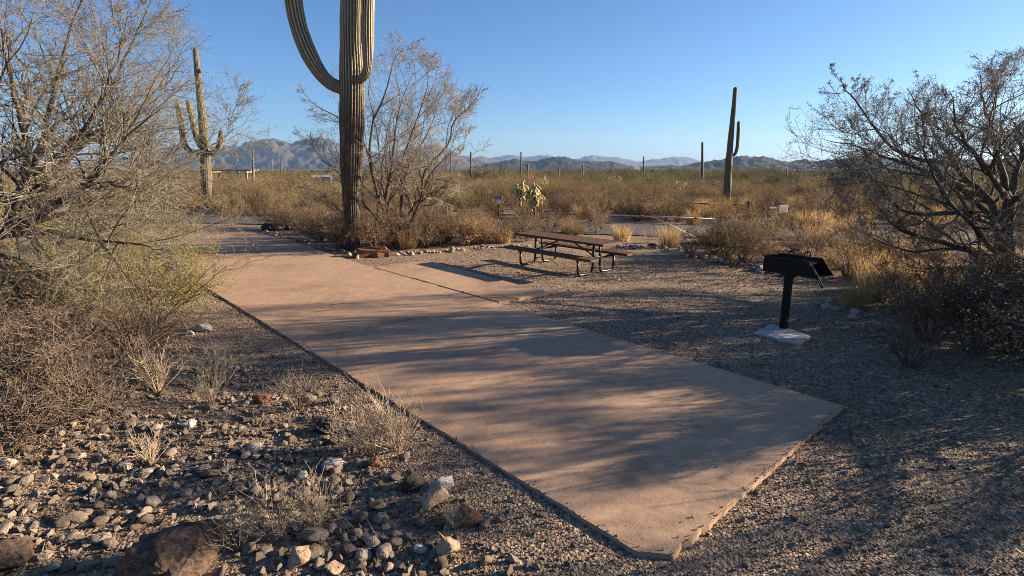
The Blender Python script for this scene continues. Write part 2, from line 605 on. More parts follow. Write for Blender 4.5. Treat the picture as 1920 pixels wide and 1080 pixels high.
def in_poly(x, y, poly):
    x = np.asarray(x); y = np.asarray(y)
    inside = np.zeros(x.shape, bool)
    j = len(poly) - 1
    for i in range(len(poly)):
        xi, yi = poly[i]; xj, yj = poly[j]
        c = ((yi > y) != (yj > y)) & (x < (xj - xi) * (y - yi) / (yj - yi + 1e-12) + xi)
        inside ^= c
        j = i
    return inside


PAD_POLY = [pf(p) for p in padL] + [pf(p) for p in padR[::-1]] + [pf((1262, 1040))]
SIDE_POLY = [pf(p) for p in SIDE]
ROAD_C = np.array([(-70, 38), (-30, 29.2), (-11, 24.3), (-2, 22.4), (4, 20.6), (12, 18.7), (24, 17.2), (60, 16)], float)
ROAD_W = 3.9
road_line = resample(np.c_[ROAD_C, np.zeros(len(ROAD_C))], 120)[:, :2]


def road_dist(x, y):
    q = np.stack([np.asarray(x).ravel(), np.asarray(y).ravel()], 1)
    d = np.full(len(q), 1e9)
    for c in road_line:
        d = np.minimum(d, np.hypot(q[:, 0] - c[0], q[:, 1] - c[1]))
    return d.reshape(np.asarray(x).shape)


def ground_z(x, y):
    x = np.asarray(x, float); y = np.asarray(y, float)
    z = 0.018 * np.sin(x * 1.7 + 0.4) * np.sin(y * 1.3) + 0.012 * np.sin(x * 3.9 + y * 2.7)
    z = z * np.clip(1 - np.hypot(x, y) / 40, 0, 1)
    a, b = np.array(pf(padL[0])), np.array(pf(padL[1]))
    d = (b - a) / np.linalg.norm(b - a)
    off = d[0] * (y - a[1]) - d[1] * (x - a[0])
    z = z * np.where((off > -4.5) & (off < 0.5) & (y < 20), 0.35, 1.0)
    z = z + 0.026 * np.clip((off + 0.3) / 0.3, 0, 1) * np.clip((14 - y) / 4, 0, 1)
    # the plain falls away gently
    z = z - 0.0055 * np.clip(np.minimum(np.hypot(x, y), 5000) - 32, 0, None)
    # low bank under the brush at left
    z = z + 0.18 * np.exp(-((x + 4.6) ** 2 / 3.0 + (y - 5.0) ** 2 / 4.0)) * np.clip((off - 0.7) / 1.0, 0, 1)
    return z


def build_ground():
    near = np.concatenate([np.linspace(0.3, 14, 90), np.geomspace(14.6, 15000, 70)])
    th = np.linspace(0, 2 * np.pi, 181)[:-1]
    Rr, Th = np.meshgrid(near, th, indexing='ij')
    X, Y = Rr * np.sin(Th), Rr * np.cos(Th)
    Z = ground_z(X, Y)
    V = np.stack([X, Y, Z], -1).reshape(-1, 3)
    n, k = X.shape
    idx = np.arange(n * k).reshape(n, k)
    a = idx[:-1]; b = np.roll(idx, -1, axis=1)[:-1]; c = np.roll(idx, -1, axis=1)[1:]; d = idx[1:]
    Fq = np.stack([a, d, c, b], -1).reshape(-1, 4)
    cap = idx[0][None, :]
    o = obj('ground', mesh_np('ground', V, [Fq, cap], M_GROUND, smooth=True))
    return tag(o, kind='structure')


ground = build_ground()


# concrete parking pad, three slabs with open joints
def slab(name, pts, parent, jitter=0.004, z=PAD_Z, seed=1, mat=M_CONC):
    r = random.Random(seed)
    pts = [Vector((p[0], p[1])) for p in pts]
    ring = []
    for i in range(len(pts)):
        a, b = pts[i], pts[(i + 1) % len(pts)]
        n = max(1, int((b - a).length / 0.07))
        nrm = Vector((-(b - a).y, (b - a).x)).normalized()
        for k in range(n):
            p = a.lerp(b, k / n)
            if k:
                p = p + nrm * (r.gauss(0, jitter) + (r.uniform(.01, .028) if r.random() < .05 else 0))
            ring.append(p)
    bm = bmesh.new()
    vs_ = [bm.verts.new((p.x, p.y, z + r.gauss(0, 0.0012))) for p in ring]
    f = bm.faces.new(vs_)
    if f.normal.z < 0:
        f.normal_flip()
    lo = [bm.verts.new((p.x + r.gauss(0, .004), p.y + r.gauss(0, .004), -0.12)) for p in ring]
    m = len(ring)
    for i in range(m):
        bm.faces.new((vs_[i], vs_[(i + 1) % m], lo[(i + 1) % m], lo[i]))
    te = [e for e in bm.edges if e.verts[0] in vs_ and e.verts[1] in vs_]
    bmesh.ops.recalc_face_normals(bm, faces=bm.faces)
    bmesh.ops.bevel(bm, geom=te, offset=0.006, segments=2, affect='EDGES')
    o = bm_obj(name, bm, mat, parent)
    return o


pad = empty('parking_pad')
tag(pad, kind='structure')
Ljoint = np.array(pf((600, 671)))           # the joint that crosses the pad
jR = np.array(pf((935, 568)))


def on_line(a, b, t):
    return np.array(a) * (1 - t) + np.array(b) * t


def cross_pt(p, d, a, b):
    A = np.array([d, -(np.array(b) - np.array(a))]).T
    s = np.linalg.solve(A, np.array(a) - np.array(p))
    return np.array(p) + d * s[0]


jd = np.array(pf((700, 612))) - jR
jL = cross_pt(jR, jd, pf(padL[0]), pf(padL[1]))
jn = (jR - jL) / np.linalg.norm(jR - jL)
along = np.array([-jn[1], jn[0]])
if along[1] < 0:
    along = -along
gap = along * 0.006
front_pts = [pf(padL[0]), pf((1262, 1041)), pf(padR[0]), jR - gap, jL - gap]
back_pts = [jL + gap, jR + gap] + [pf(p) for p in padR[2:]] + [pf(p) for p in padL[:0:-1][:3]][:2] + [pf(padL[1])]
slab('slab', front_pts, pad, seed=3)
slab('slab', back_pts, pad, seed=4)
s_in = np.array([0.012, 0.010])
slab('slab', [np.array(pf(p)) + (s_in if i < 2 else 0) for i, p in enumerate(SIDE)], pad, seed=5, z=PAD_Z + 0.006)

# road across the back
nr = len(road_line)
tg = norm(np.gradient(road_line, axis=0))
nrm = np.stack([-tg[:, 1], tg[:, 0]], 1)
offs = np.linspace(-ROAD_W / 2, ROAD_W / 2, 7)
edge = rng.normal(0, 0.06, (nr, 7)) * (np.abs(offs) > ROAD_W / 2 - 0.01)
RV = np.stack([np.r_[road_line[i] + nrm[i] * (offs[j] + edge[i, j]), 0.035] for i in range(nr) for j in range(7)])
ri = np.arange(nr * 7).reshape(nr, 7)
RF = np.stack([ri[:-1, :-1], ri[1:, :-1], ri[1:, 1:], ri[:-1, 1:]], -1).reshape(-1, 4)
tag(obj('road', mesh_np('road', RV, RF, M_ASPH)), kind='structure')


# mountains: ridged ranges behind the plain
def fbm(x, y, seed):
    v = 0; a = 1; f = 1
    for k in range(5):
        v += a * (1 - 2 * abs(mnoise.noise(Vector((x * f + seed, y * f - seed, seed * 0.37 + k)))))
        a *= 0.52; f *= 2.05
    return v


def hills(name, prof, dist, depth, mat, seed, rough=0.18, nu=150, nv=26):
    xs = np.array([p[0] for p in prof], float)
    ys = np.array([p[1] for p in prof], float)
    us = np.linspace(xs[0], xs[-1], nu)
    yy = np.interp(us, xs, ys)
    V = []
    for i, (u, y) in enumerate(zip(us, yy)):
        top = W(u, y, dist)
        hz = max(top[2], 2.0)
        gz = -29.0 if dist > 4900 else float(ground_z(0.0, dist))
        dirv = np.array([top[0], top[1], 0]) / math.hypot(top[0], top[1])
        for j in range(nv):
            t = -1 + 2 * j / (nv - 1)
            p = np.array([top[0], top[1]]) + dirv[:2] * t * depth
            n = fbm(p[0] / depth * 2.2, p[1] / depth * 2.2, seed)
            s = max(0, 1 - abs(t)) ** 1.15
            n2 = fbm(p[0] / depth * 9 + 3, p[1] / depth * 9, seed + 2)
            cut = rough * (0.9 - n) * math.sin(math.pi * min(1, s * 0.93)) + 0.13 * (0.9 - n2) * (s > 0.02)
            z = gz + (hz - gz) * (s * 1.06 - cut)
            V.append((p[0], p[1], max(z, gz) - 8 * (abs(t) > 0.99)))
    idx = np.arange(nu * nv).reshape(nu, nv)
    Fq = np.stack([idx[:-1, :-1], idx[1:, :-1], idx[1:, 1:], idx[:-1, 1:]], -1).reshape(-1, 4)
    return tag(obj(name, mesh_np(name, np.array(V), Fq, mat, smooth=False)), kind='structure')


M_H1 = mat_hill('range rock', (0.035, 0.032, 0.032), (0.085, 0.073, 0.068), 0.004)
M_H2 = mat_hill('low backlit hill scrub', (0.008, 0.009, 0.008), (0.022, 0.021, 0.017), 0.02)  # scrub tone darkened: the shade of the backlit slopes is put into the colour
hills('mountain_range', [(150, 312), (230, 296), (290, 285), (330, 275), (370, 283), (420, 271), (447, 277), (470, 270), (497, 267), (510, 265), (530, 268), (547, 274), (575, 263), (600, 259), (625, 265), (645, 276), (690, 289), (735, 286), (770, 280), (800, 276), (825, 278), (845, 286), (862, 294), (890, 297), (905, 295), (945, 303), (975, 312)], 9000, 2300, M_H1, 3.1, 0.30, nu=240, nv=34)
hills('mountain_range', [(850, 312), (900, 302), (925, 297), (945, 293), (962, 292), (985, 297), (1000, 294), (1030, 293), (1060, 302), (1085, 299), (1110, 292), (1130, 295), (1155, 296), (1175, 300), (1200, 304), (1215, 301), (1240, 299), (1265, 295), (1285, 295), (1300, 299), (1330, 306), (1370, 312)], 13500, 1400, M_H1, 8.7, 0.16)
hills('hill', [(880, 314), (915, 307), (945, 303), (965, 299), (985, 303), (1005, 303), (1030, 297), (1048, 295), (1062, 296), (1085, 302), (1120, 304), (1150, 304), (1166, 307), (1190, 314)], 4800, 330, M_H2, 5.3, 0.15)
hills('hill', [(1200, 314), (1255, 310), (1275, 312), (1310, 305), (1350, 300), (1392, 293), (1408, 296), (1432, 295), (1452, 299), (1480, 303), (1512, 300), (1532, 303), (1565, 299), (1625, 295), (1685, 299), (1750, 303), (1860, 299), (1990, 303), (2150, 312)], 3300, 210, M_H2, 12.9, 0.16, nu=220)


# ------------------------------------------------------------------ scattered stuff by geometry nodes
def gn_scatter(name, protos, P, R, S, I, label, cat):
    c = bpy.data.collections.new(name + ' shapes')
    for p in protos:
        c.objects.link(p)
    me = bpy.data.meshes.new(name)
    n = len(P)
    me.vertices.add(n)
    me.vertices.foreach_set('co', np.asarray(P, np.float32).ravel())
    a = me.attributes.new('rot', 'FLOAT_VECTOR', 'POINT'); a.data.foreach_set('vector', np.asarray(R, np.float32).ravel())
    S = np.asarray(S, np.float32)
    if S.ndim == 1:
        S = np.repeat(S[:, None], 3, 1)
    a = me.attributes.new('scl', 'FLOAT_VECTOR', 'POINT'); a.data.foreach_set('vector', S.ravel())
    a = me.attributes.new('pick', 'INT', 'POINT'); a.data.foreach_set('value', np.asarray(I, np.int32))
    o = obj(name, me)
    tag(o, label, cat, kind='stuff')
    ng = bpy.data.node_groups.new(name, 'GeometryNodeTree')
    ng.interface.new_socket('Geometry', in_out='INPUT', socket_type='NodeSocketGeometry')
    ng.interface.new_socket('Geometry', in_out='OUTPUT', socket_type='NodeSocketGeometry')
    gi = ng.nodes.new('NodeGroupInput'); go = ng.nodes.new('NodeGroupOutput')
    iop = ng.nodes.new('GeometryNodeInstanceOnPoints')
    ci = ng.nodes.new('GeometryNodeCollectionInfo')
    ci.inputs['Collection'].default_value = c
    ci.inputs['Separate Children'].default_value = True
    ci.inputs['Reset Children'].default_value = True
    iop.inputs['Pick Instance'].default_value = True
    L = ng.links.new
    L(gi.outputs[0], iop.inputs['Points'])
    L(ci.outputs[0], iop.inputs['Instance'])
    for key, typ, sock in (('rot', 'FLOAT_VECTOR', 'Rotation'), ('scl', 'FLOAT_VECTOR', 'Scale'), ('pick', 'INT', 'Instance Index')):
        na = ng.nodes.new('GeometryNodeInputNamedAttribute')
        na.data_type = typ
        na.inputs['Name'].default_value = key
        out = [s for s in na.outputs if s.enabled and s.name == 'Attribute'][0]
        L(out, iop.inputs[sock])
    L(iop.outputs[0], go.inputs[0])
    md = o.modifiers.new('scatter', 'NODES')
    md.node_group = ng
    return o


def proto(name, me):
    return bpy.data.objects.new(name, me)


def hull_rock(seed, n=14, flat=0.7, bev=0.0, subdiv=0, rough=0.0, stretch=(1, 1, 1)):
    r = random.Random(seed)
    bm = bmesh.new()
    for k in range(n):
        v = Vector((r.gauss(0, 1), r.gauss(0, 1), r.gauss(0, 1))).normalized() * r.uniform(0.42, 0.52)
        bm.verts.new((v.x * stretch[0], v.y * stretch[1], v.z * flat * stretch[2]))
    res = bmesh.ops.convex_hull(bm, input=bm.verts)
    for v in [v for v in bm.verts if not v.link_faces]:
        bm.verts.remove(v)
    if bev:
        bmesh.ops.bevel(bm, geom=list(bm.edges), offset=bev, segments=1, affect='EDGES')
    if subdiv:
        bmesh.ops.triangulate(bm, faces=bm.faces)
        bmesh.ops.subdivide_edges(bm, edges=list(bm.edges), cuts=subdiv, use_grid_fill=True)
        for v in bm.verts:
            q = v.co * 5 + Vector((seed, 0, 0))
            v.co += v.co.normalized() * (mnoise.noise(q) * rough + mnoise.noise(q * 2.7) * rough * 0.5)
    bmesh.ops.recalc_face_normals(bm, faces=bm.faces)
    return bm


def rock_mesh(name, mat, *a, **k):
    bm = hull_rock(*a, **k)
    me = bpy.data.meshes.new(name)
    bm.to_mesh(me)
    bm.free()
    me.materials.append(mat)
    return me


PEB = [rock_mesh('pebble', M_STONE_L, 40 + i, n=11, flat=0.65) for i in range(8)]
STO = [rock_mesh('stone', M_STONE_L, 80 + i, n=26, flat=0.72, bev=0.05) for i in range(10)]
STW = [rock_mesh('border stone', M_STONE_W, 120 + i, n=16, flat=0.75, bev=0.04) for i in range(8)]


def free_of_pad(x, y, m=0.0):
    return ~(in_poly(x, y, PAD_POLY) | in_poly(x, y, SIDE_POLY))


def left_of_pad(x, y):
    a, b = np.array(pf(padL[0])), np.array(pf(padL[1]))
    d = b - a
    return (d[0] * (np.asarray(y) - a[1]) - d[1] * (np.asarray(x) - a[0])) > 0


# loose gravel near the camera
def gravel():
    r = np.random.default_rng(11)
    Ps, Ss = [], []
    for n, x0, x1, y0, y1, s0, s1 in ((64000, -5, 5.2, 1.9, 6.2, 0.010, 0.026), (42000, -7, 9, 6.0, 12, 0.014, 0.034), (9000, -4, 9, 11, 15.5, 0.02, 0.04)):
        x = r.uniform(x0, x1, n); y = r.uniform(y0, y1, n)
        k = free_of_pad(x, y) & (np.abs(x) < y * 0.98 + 0.6)
        x, y = x[k], y[k]
        pn = np.array([mnoise.noise(Vector((a * 0.8, b * 0.8, 9.0))) + 0.5 * mnoise.noise(Vector((a * 2.1, b * 2.1, 4.0))) for a, b in zip(x, y)])
        k = r.random(len(x)) < np.clip(1.05 - 1.6 * np.clip(pn, 0, 1), 0.15, 1)
        x, y = x[k], y[k]
        s = s0 + (s1 - s0) * r.random(len(x)) ** 2.2 + 0.028 * (r.random(len(x)) > 0.985)
        Ps.append(np.stack([x, y, ground_z(x, y) + s * 0.12], 1)); Ss.append(s)
    # the coarser stones at left, packed
    n = 7000
    x = r.uniform(-4.6, 0.6, n); y = r.uniform(1.9, 6.6, n)
    k = free_of_pad(x, y) & left_of_pad(x, y)
    x, y = x[k], y[k]
    dens = np.array([0.5 + mnoise.noise(Vector((a * 0.9, b * 0.9, 3.0))) for a, b in zip(x, y)])
    # fine gravel strip keeps along the pad edge
    a, b = np.array(pf(padL[0])), np.array(pf(padL[1]))
    d = (b - a) / np.linalg.norm(b - a)
    off = np.abs(d[0] * (y - a[1]) - d[1] * (x - a[0]))
    k = (r.random(len(x)) < np.clip((off - 0.35) / 0.8, 0.02, 1) * np.clip(dens * 1.7, 0.1, 1))
    x, y = x[k], y[k]
    s = 0.028 + 0.062 * r.random(len(x)) ** 2
    Ps.append(np.stack([x, y, ground_z(x, y) + s * 0.18], 1)); Ss.append(s)
    xg = r.uniform(-7, 3.6, 5200); yg = r.uniform(2.5, 13, 5200)
    k = in_poly(xg, yg, PAD_POLY) & (r.random(5200) < 0.10)
    xg, yg = xg[k], yg[k]
    sg = 0.006 + 0.014 * r.random(len(xg)) ** 3
    Ps.append(np.stack([xg, yg, PAD_Z + sg * 0.2], 1)); Ss.append(sg)
    ed = [pf(padL[1]), pf(padL[0]), pf((1262, 1041)), pf(padR[0]), pf(padR[1])]
    for a_, b_ in zip(ed[:-1], ed[1:]):
        a_, b_ = np.array(a_), np.array(b_)
        m_ = int(np.linalg.norm(b_ - a_) * 55)
        t_ = r.random(m_)[:, None]
        inn = np.array([-(b_ - a_)[1], (b_ - a_)[0]]) / np.linalg.norm(b_ - a_)
        q_ = a_ * (1 - t_) + b_ * t_ + inn * (r.exponential(0.03, m_)[:, None] * (0.4 + 0.8 * np.sin(t_ * 37) ** 2) - 0.015)
        k = in_poly(q_[:, 0], q_[:, 1], PAD_POLY)
        q_ = q_[k]
        s_ = 0.008 + 0.016 * r.random(len(q_)) ** 2
        Ps.append(np.c_[q_, PAD_Z + s_ * 0.2]); Ss.append(s_)
    Pq = np.vstack(Ps); Sq = np.concatenate(Ss)
    n = len(Pq)
    Rq = r.uniform(0, 6.28, (n, 3)) * np.array([0.25, 0.25, 1])
    gn_scatter('gravel', [proto('pebble shape', m) for m in PEB], Pq, Rq, Sq, r.integers(0, 8, n), 'loose grey brown gravel spread over the ground round the pad', 'gravel')


gravel()


# stones one can pick apart: pieces of the ground
def stones():
    r = np.random.default_rng(23)
    cnt = 0
    while cnt < 290:
        px = r.uniform(-40, 960); py = r.uniform(700, 1080)
        if r.random() < 0.12:
            px = r.uniform(1150, 1900); py = r.uniform(640, 1060)
        p = G(px, py)
        x, y = p[0], p[1]
        if not free_of_pad(np.array([x]), np.array([y]))[0]:
            continue
        a, b = np.array(pf(padL[0])), np.array(pf(padL[1]))
        d = (b - a) / np.linalg.norm(b - a)
        off = abs(d[0] * (y - a[1]) - d[1] * (x - a[0]))
        if px < 1000 and r.random() > min(1, max(0.03, (off - 0.3) / 0.7)):
            continue
        s = r.uniform(0.06, 0.125) if px < 1000 else r.uniform(0.04, 0.065)
        if r.random() < 0.1:
            s *= 1.35
        o = bpy.data.objects.new('stone', STO[r.integers(0, 10)])
        o.location = (x, y, float(ground_z(x, y)) + s * 0.17)
        o.rotation_euler = (r.uniform(-.4, .4), r.uniform(-.4, .4), r.uniform(0, 6.28))
        o.scale = (s * r.uniform(.8, 1.3), s, s * r.uniform(.7, 1.1))
        link(o, ground)
        cnt += 1


stones()


# ------------------------------------------------------------------ saguaros
def ribbed(path, rad, ribs, per=6, depth=0.13, tip=True, seed=0, n=None):
    """ribbed column along a path; returns verts, faces, rib attribute"""
    n = n or max(24, int(len(path) * 14))
    pts = resample(path, 300)
    q = np.r_[np.linspace(0, 0.94, n - 10), 0.94 + 0.06 * np.sin(np.linspace(0, np.pi / 2, 11)[1:])]
    pts = np.stack([np.interp(q, np.linspace(0, 1, 300), pts[:, k]) for k in range(3)], 1)
    K = len(pts)
    s = np.r_[0, np.cumsum(np.linalg.norm(np.diff(pts, axis=0), axis=1))]
    tt = s / s[-1]
    R = np.interp(tt, np.linspace(0, 1, len(rad)), rad)
    if tip:
        left = s[-1] - s
        R = R * np.sqrt(np.clip(1 - (1 - np.clip(left / (rad[-1] * 1.3), 0, 1)) ** 2, 0.0, 1)) + 0.002
    T = norm(np.gradient(pts, axis=0))
    U = np.zeros_like(T)
    u = np.cross(T[0], [0.3, 1, 0.1]); u /= np.linalg.norm(u)
    for k in range(K):
        u = u - T[k] * np.dot(u, T[k]); u /= np.linalg.norm(u)
        U[k] = u
    Vv = np.cross(T, U)
    S = ribs * per
    a = np.arange(S) * 2 * np.pi / S
    rr = np.random.default_rng(seed)
    ph = 0.05 * np.sin(s * 1.3 + seed) + 0.02 * np.sin(s * 3.1)
    warp = 0.5 * np.sin(3 * a + seed)[None] + 0.35 * np.sin(7 * a + 2 * seed)[None] + 0.5 * np.sin(s[:, None] * 0.9 + 2 * a[None] + seed)
    w = np.abs(np.cos((a[None] * ribs) / 2))       # 1 at ridge
    deep = depth * (1 + 0.35 * np.sin(2 * a[None] + s[:, None] * 1.7 + seed) + 0.3 * np.sin(5 * a[None] - s[:, None] * 2.3))
    a_jit = warp * 0.5 / ribs * 1.3
    w = w ** 0.75
    lump = 1 + 0.02 * np.sin(s * 5.1 + seed)[:, None] + 0.008 * np.sin(s * 13.7 + seed * 3)[:, None]
    rho = R[:, None] * lump * (1 - deep + deep * w)
    aa = a[None] + ph[:, None] + a_jit
    V = pts[:, None, :] + rho[..., None] * (np.cos(aa)[..., None] * U[:, None] + np.sin(aa)[..., None] * Vv[:, None])
    idx = np.arange(K * S).reshape(K, S)
    Fq = np.stack([idx[:-1], np.roll(idx, -1, 1)[:-1], np.roll(idx, -1, 1)[1:], idx[1:]], -1).reshape(-1, 4)
    cap = idx[-1][None]
    return V.reshape(-1, 3), [Fq, cap], np.broadcast_to(w, (K, S)).ravel()


def saguaro(name, base, trunk, rad, arms, mat, label, group=None, ribs=22, per=6, seed=0, depth=0.14):
    root = empty(name, base)
    tag(root, label, 'cactus', group)
    b = np.array(base)
    V, Fs, at = ribbed([np.array(p) - b for p in trunk], rad, ribs, per, depth, seed=seed, n=110 if per > 4 else 30)
    obj('trunk', mesh_np('trunk', V, Fs, mat, True, {'rib': at}), root)
    for k, (pts, ra) in enumerate(arms):
        V, Fs, at = ribbed([np.array(p) - b for p in pts], ra, max(8, int(ribs * 0.7)), per, depth, seed=seed + 5 + k, n=70 if per > 4 else 24)
        obj('arm', mesh_np('arm', V, Fs, mat, True, {'rib': at}), root)
    return root


M_SAG = mat_saguaro('saguaro skin', 4.4, 0.85)
M_SAG2 = mat_saguaro('saguaro skin young', 1.2, 0.3)

D = 15.3
gb = G(664, 468); gb[2] = -0.05
saguaro('saguaro', tuple(gb),
        [gb, W(661, 440, D), W(659, 380, D), W(659, 300, D), W(660, 230, D), W(660, 170, D), W(659, 90, D), W(659, 0, D), W(660, -90, D), W(661, -170, D)],
        [0.17, 0.20, 0.255, 0.305, 0.325, 0.325, 0.305, 0.285, 0.275, 0.27, 0.24],
        [([W(655, 168, D), W(634, 163, D - .05), W(610, 148, D - .1), W(585, 112, D - .15), W(563, 60, D - .2), W(551, 5, D - .2), W(546, -60, D - .2), W(545, -120, D - .2)],
          [0.15, 0.17, 0.205, 0.215, 0.215, 0.21, 0.205, 0.19]),
         ([W(672, 152, D - .15), W(683, 142, D - .3), W(689, 122, D - .34), W(689, 60, D - .32), W(690, 0, D - .3), W(691, -80, D - .28), W(692, -130, D - .26)],
          [0.09, 0.125, 0.16, 0.165, 0.165, 0.16, 0.14])],
        M_SAG, 'huge saguaro cactus in front with a curved arm, cut off by the picture top', 'saguaro cacti', ribs=24, seed=2, depth=0.18)

D = 32.0
gb = G(388, 385); gb = W(388, 384, D); gb[2] = -0.05
saguaro('saguaro', tuple(gb),
        [gb, W(387, 340, D), W(385, 300, D), W(382, 250, D), W(376, 190, D), W(371, 140, D), W(366, 90, D)],
        [0.22, 0.27, 0.28, 0.25, 0.21, 0.185, 0.165, 0.14],
        [([W(380, 285, D), W(360, 286, D), W(346, 270, D), W(340, 235, D), W(331, 185, D)], [0.13, 0.16, 0.165, 0.15, 0.125]),
         ([W(384, 285, D), W(372, 268, D - .3), W(363, 235, D - .35), W(352, 187, D - .35)], [0.13, 0.16, 0.16, 0.13]),
         ([W(390, 286, D), W(402, 287, D - .1), W(411, 275, D - .1), W(414, 258, D - .1), W(415, 244, D - .1)], [0.12, 0.14, 0.155, 0.15, 0.12]),
         ([W(372, 132, D - .02), W(375, 132, D - .16), W(376, 129, D - .2)], [0.10, 0.13, 0.10])],
        M_SAG2, 'tall saguaro with three raised arms at left across the road', 'saguaro cacti', ribs=16, per=4, seed=9)

D = 29.0
gb = W(1362, 392, D); gb[2] = -0.05
saguaro('saguaro', tuple(gb),
        [gb, W(1364, 350, D), W(1367, 300, D), W(1371, 250, D), W(1376, 200, D), W(1379, 163, D)],
        [0.19, 0.195, 0.18, 0.155, 0.13, 0.112, 0.10],
        [([W(1370, 291, D), W(1377, 290, D), W(1382, 278, D), W(1384, 255, D), W(1385, 227, D)], [0.07, 0.085, 0.09, 0.085, 0.07])],
        M_SAG2, 'slim saguaro with one upright arm on the right side of the plain', 'saguaro cacti', ribs=14, per=4, seed=14)

SAG_PTS = []
far = [  # x, y top, y foot, width px, label
    (1317, 266, 5.5, 52, 'straight armless saguaro just left of the one-armed saguaro'),
    (883, 284, 4.6, 60, 'bare saguaro column right of the leafless palo verde tree'),
    (977, 284, 4.0, 78, 'slender saguaro column rising straight behind the chain cholla'),
    (989, 306, 4.6, 46, 'short saguaro column right beside the slender one behind the cholla'),
    (998, 315, 2.4, 60, 'small thin cactus stub behind the chain cholla'),
    (1048, 313, 3.4, 62, 'short saguaro in front of the dark middle hill'),
    (1093, 308, 3.4, 70, 'saguaro at the right foot of the dark middle hill'),
    (1089, 316, 2.4, 74, 'stubby saguaro touching a taller one near the dark middle hill'),
    (1207, 293, 3.2, 90, 'thin distant saguaro below the pale blue range'),
    (1203, 316, 2.2, 95, 'tiny saguaro at the left foot of the thin distant one'),
    (1109, 326, 3.0, 55, 'low dark saguaro stump in the scrub right of middle'),
    (845, 286, 2.6, 110, 'far saguaro seen through the palo verde twigs'),
    (895, 301, 2.0, 120, 'far thin saguaro right of the bare column'),
    (941, 310, 2.4, 95, 'far thin saguaro left of the slender column'),
    (474, 281, 4.6, 48, 'leaning saguaro beside the old wooden shade frame'),
    (526, 291, 2.4, 110, 'far saguaro left of the large palo verde, taller of two'),
    (510, 296, 2.0, 120, 'far saguaro left of the large palo verde, shorter of two'),
    (563, 297, 2.0, 120, 'far saguaro just left of the palo verde branches'),
    (1475, 316, 3.8, 62, 'short saguaro on the plain above the white sign'),
    (1238, 314, 2.0, 120, 'far tiny saguaro between the thin one and the right hills'),
    (772, 302, 2.2, 105, 'small saguaro left of the armed one inside the palo verde twigs'),
]
for x, yt, wpx, d, lab in far:
    r = max(wpx * d / F_PX / 2 * 0.8, 0.08)
    g0 = W(x, 312 + EYE * F_PX / d, d); g0[2] = float(ground_z(g0[0], d)) - 0.05
    top = W(x, yt, d)
    lean = (x - 960) * 0.0006
    mid = (g0 + top) / 2 + np.array([0.03 * r, 0, 0])
    root = empty('saguaro', tuple(g0))
    tag(root, lab, 'cactus', 'saguaro cacti')
    V, Fs, at = ribbed([g0 * 0, mid - g0, top - g0 + np.array([0, 0, 0.0])], [r * .9, r * 1.05, r, r * 0.85], 11, 4, 0.13, seed=int(x), n=26)
    obj('trunk', mesh_np('trunk', V, Fs, M_SAG2, True, {'rib': at}), root)
D = 85.0
gb = W(788, 335, D); gb[2] = -.4
saguaro('saguaro', tuple(gb), [gb, W(788, 310, D), W(788, 290, D), W(788, 271, D)], [0.2, 0.22, 0.22, 0.18],
        [([W(787, 302, D), W(782, 302, D), W(781, 292, D), W(781, 283, D)], [0.1, .14, .14, .12])], M_SAG2,
        'far saguaro with one arm behind the palo verde twigs', 'saguaro cacti', ribs=10, per=4, seed=33)


# ------------------------------------------------------------------ trees
def limbs_array(limbs, K):
    P = np.stack([resample(p, K) for p, r0, r1 in limbs])
    R = np.stack([r0 + (r1 * 0.5 - r0) * np.linspace(0, 1, K) ** 0.85 for p, r0, r1 in limbs])
    return P, R


def tree(name, base, limbs, label, mats, seed, spec, env=None, leaf=None, group=None, K=16, trunk=None, dark1=True, clump=None):
    """limbs traced by hand, smaller wood grown from them"""
    r = np.random.default_rng(seed)
    root = empty(name, base)
    tag(root, label, 'tree', group)
    b = np.array(base)
    P, R = limbs_array([([np.array(q) - b for q in p], r0, r1) for p, r0, r1 in limbs], K)
    P[:, 1:-1] += r.normal(0, 0.012, P[:, 1:-1].shape)
    if env is not None:
        env = (np.array(env[0]) - b, np.array(env[1]))
    V, Fq = tubes(P, R, 8)
    if trunk is not None:
        tp, tr = trunk
        V2, F2 = tube_path([np.array(q) - b for q in tp], np.interp(np.linspace(0, 1, 14), np.linspace(0, 1, len(tr)), tr), 12, 14)
        obj('trunk', mesh_np('trunk', V2, F2, mats[0], True), root)
        obj('limbs', mesh_np('limbs', V, Fq, mats[0], True), root)
    else:
        obj('trunk', mesh_np('trunk', V, Fq, mats[0], True), root)
    g = Geo()
    last = None
    for i, sp in enumerate(spec):
        Pn, Rn = branch(P, R, r, env=env, **sp)
        if env is not None:           # nothing under the ground
            Pn[..., 2] = np.maximum(Pn[..., 2], 0.03 - b[2])
        if i == 0 and dark1:
            V, Fq = tubes(Pn, Rn, 5)
            tag(obj('branches', mesh_np('branches', V, Fq, mats[0], True), root), kind='stuff')
        else:
            g.add(*tubes(Pn, Rn, 5 if i == 0 else 3))
        P, R = Pn, Rn
        last = Pn
    crown = tag(obj('crown', g.mesh('crown', mats[1], True), root), kind='stuff')
    if leaf:
        if clump:              # foliage only on some of the twigs, in tufts
            last = last[r.random(len(last)) < clump]
        V, Fq = leaves(last, r, **leaf)
        obj('leaves', mesh_np('leaves', V, Fq, mats[2]), crown)
    return root


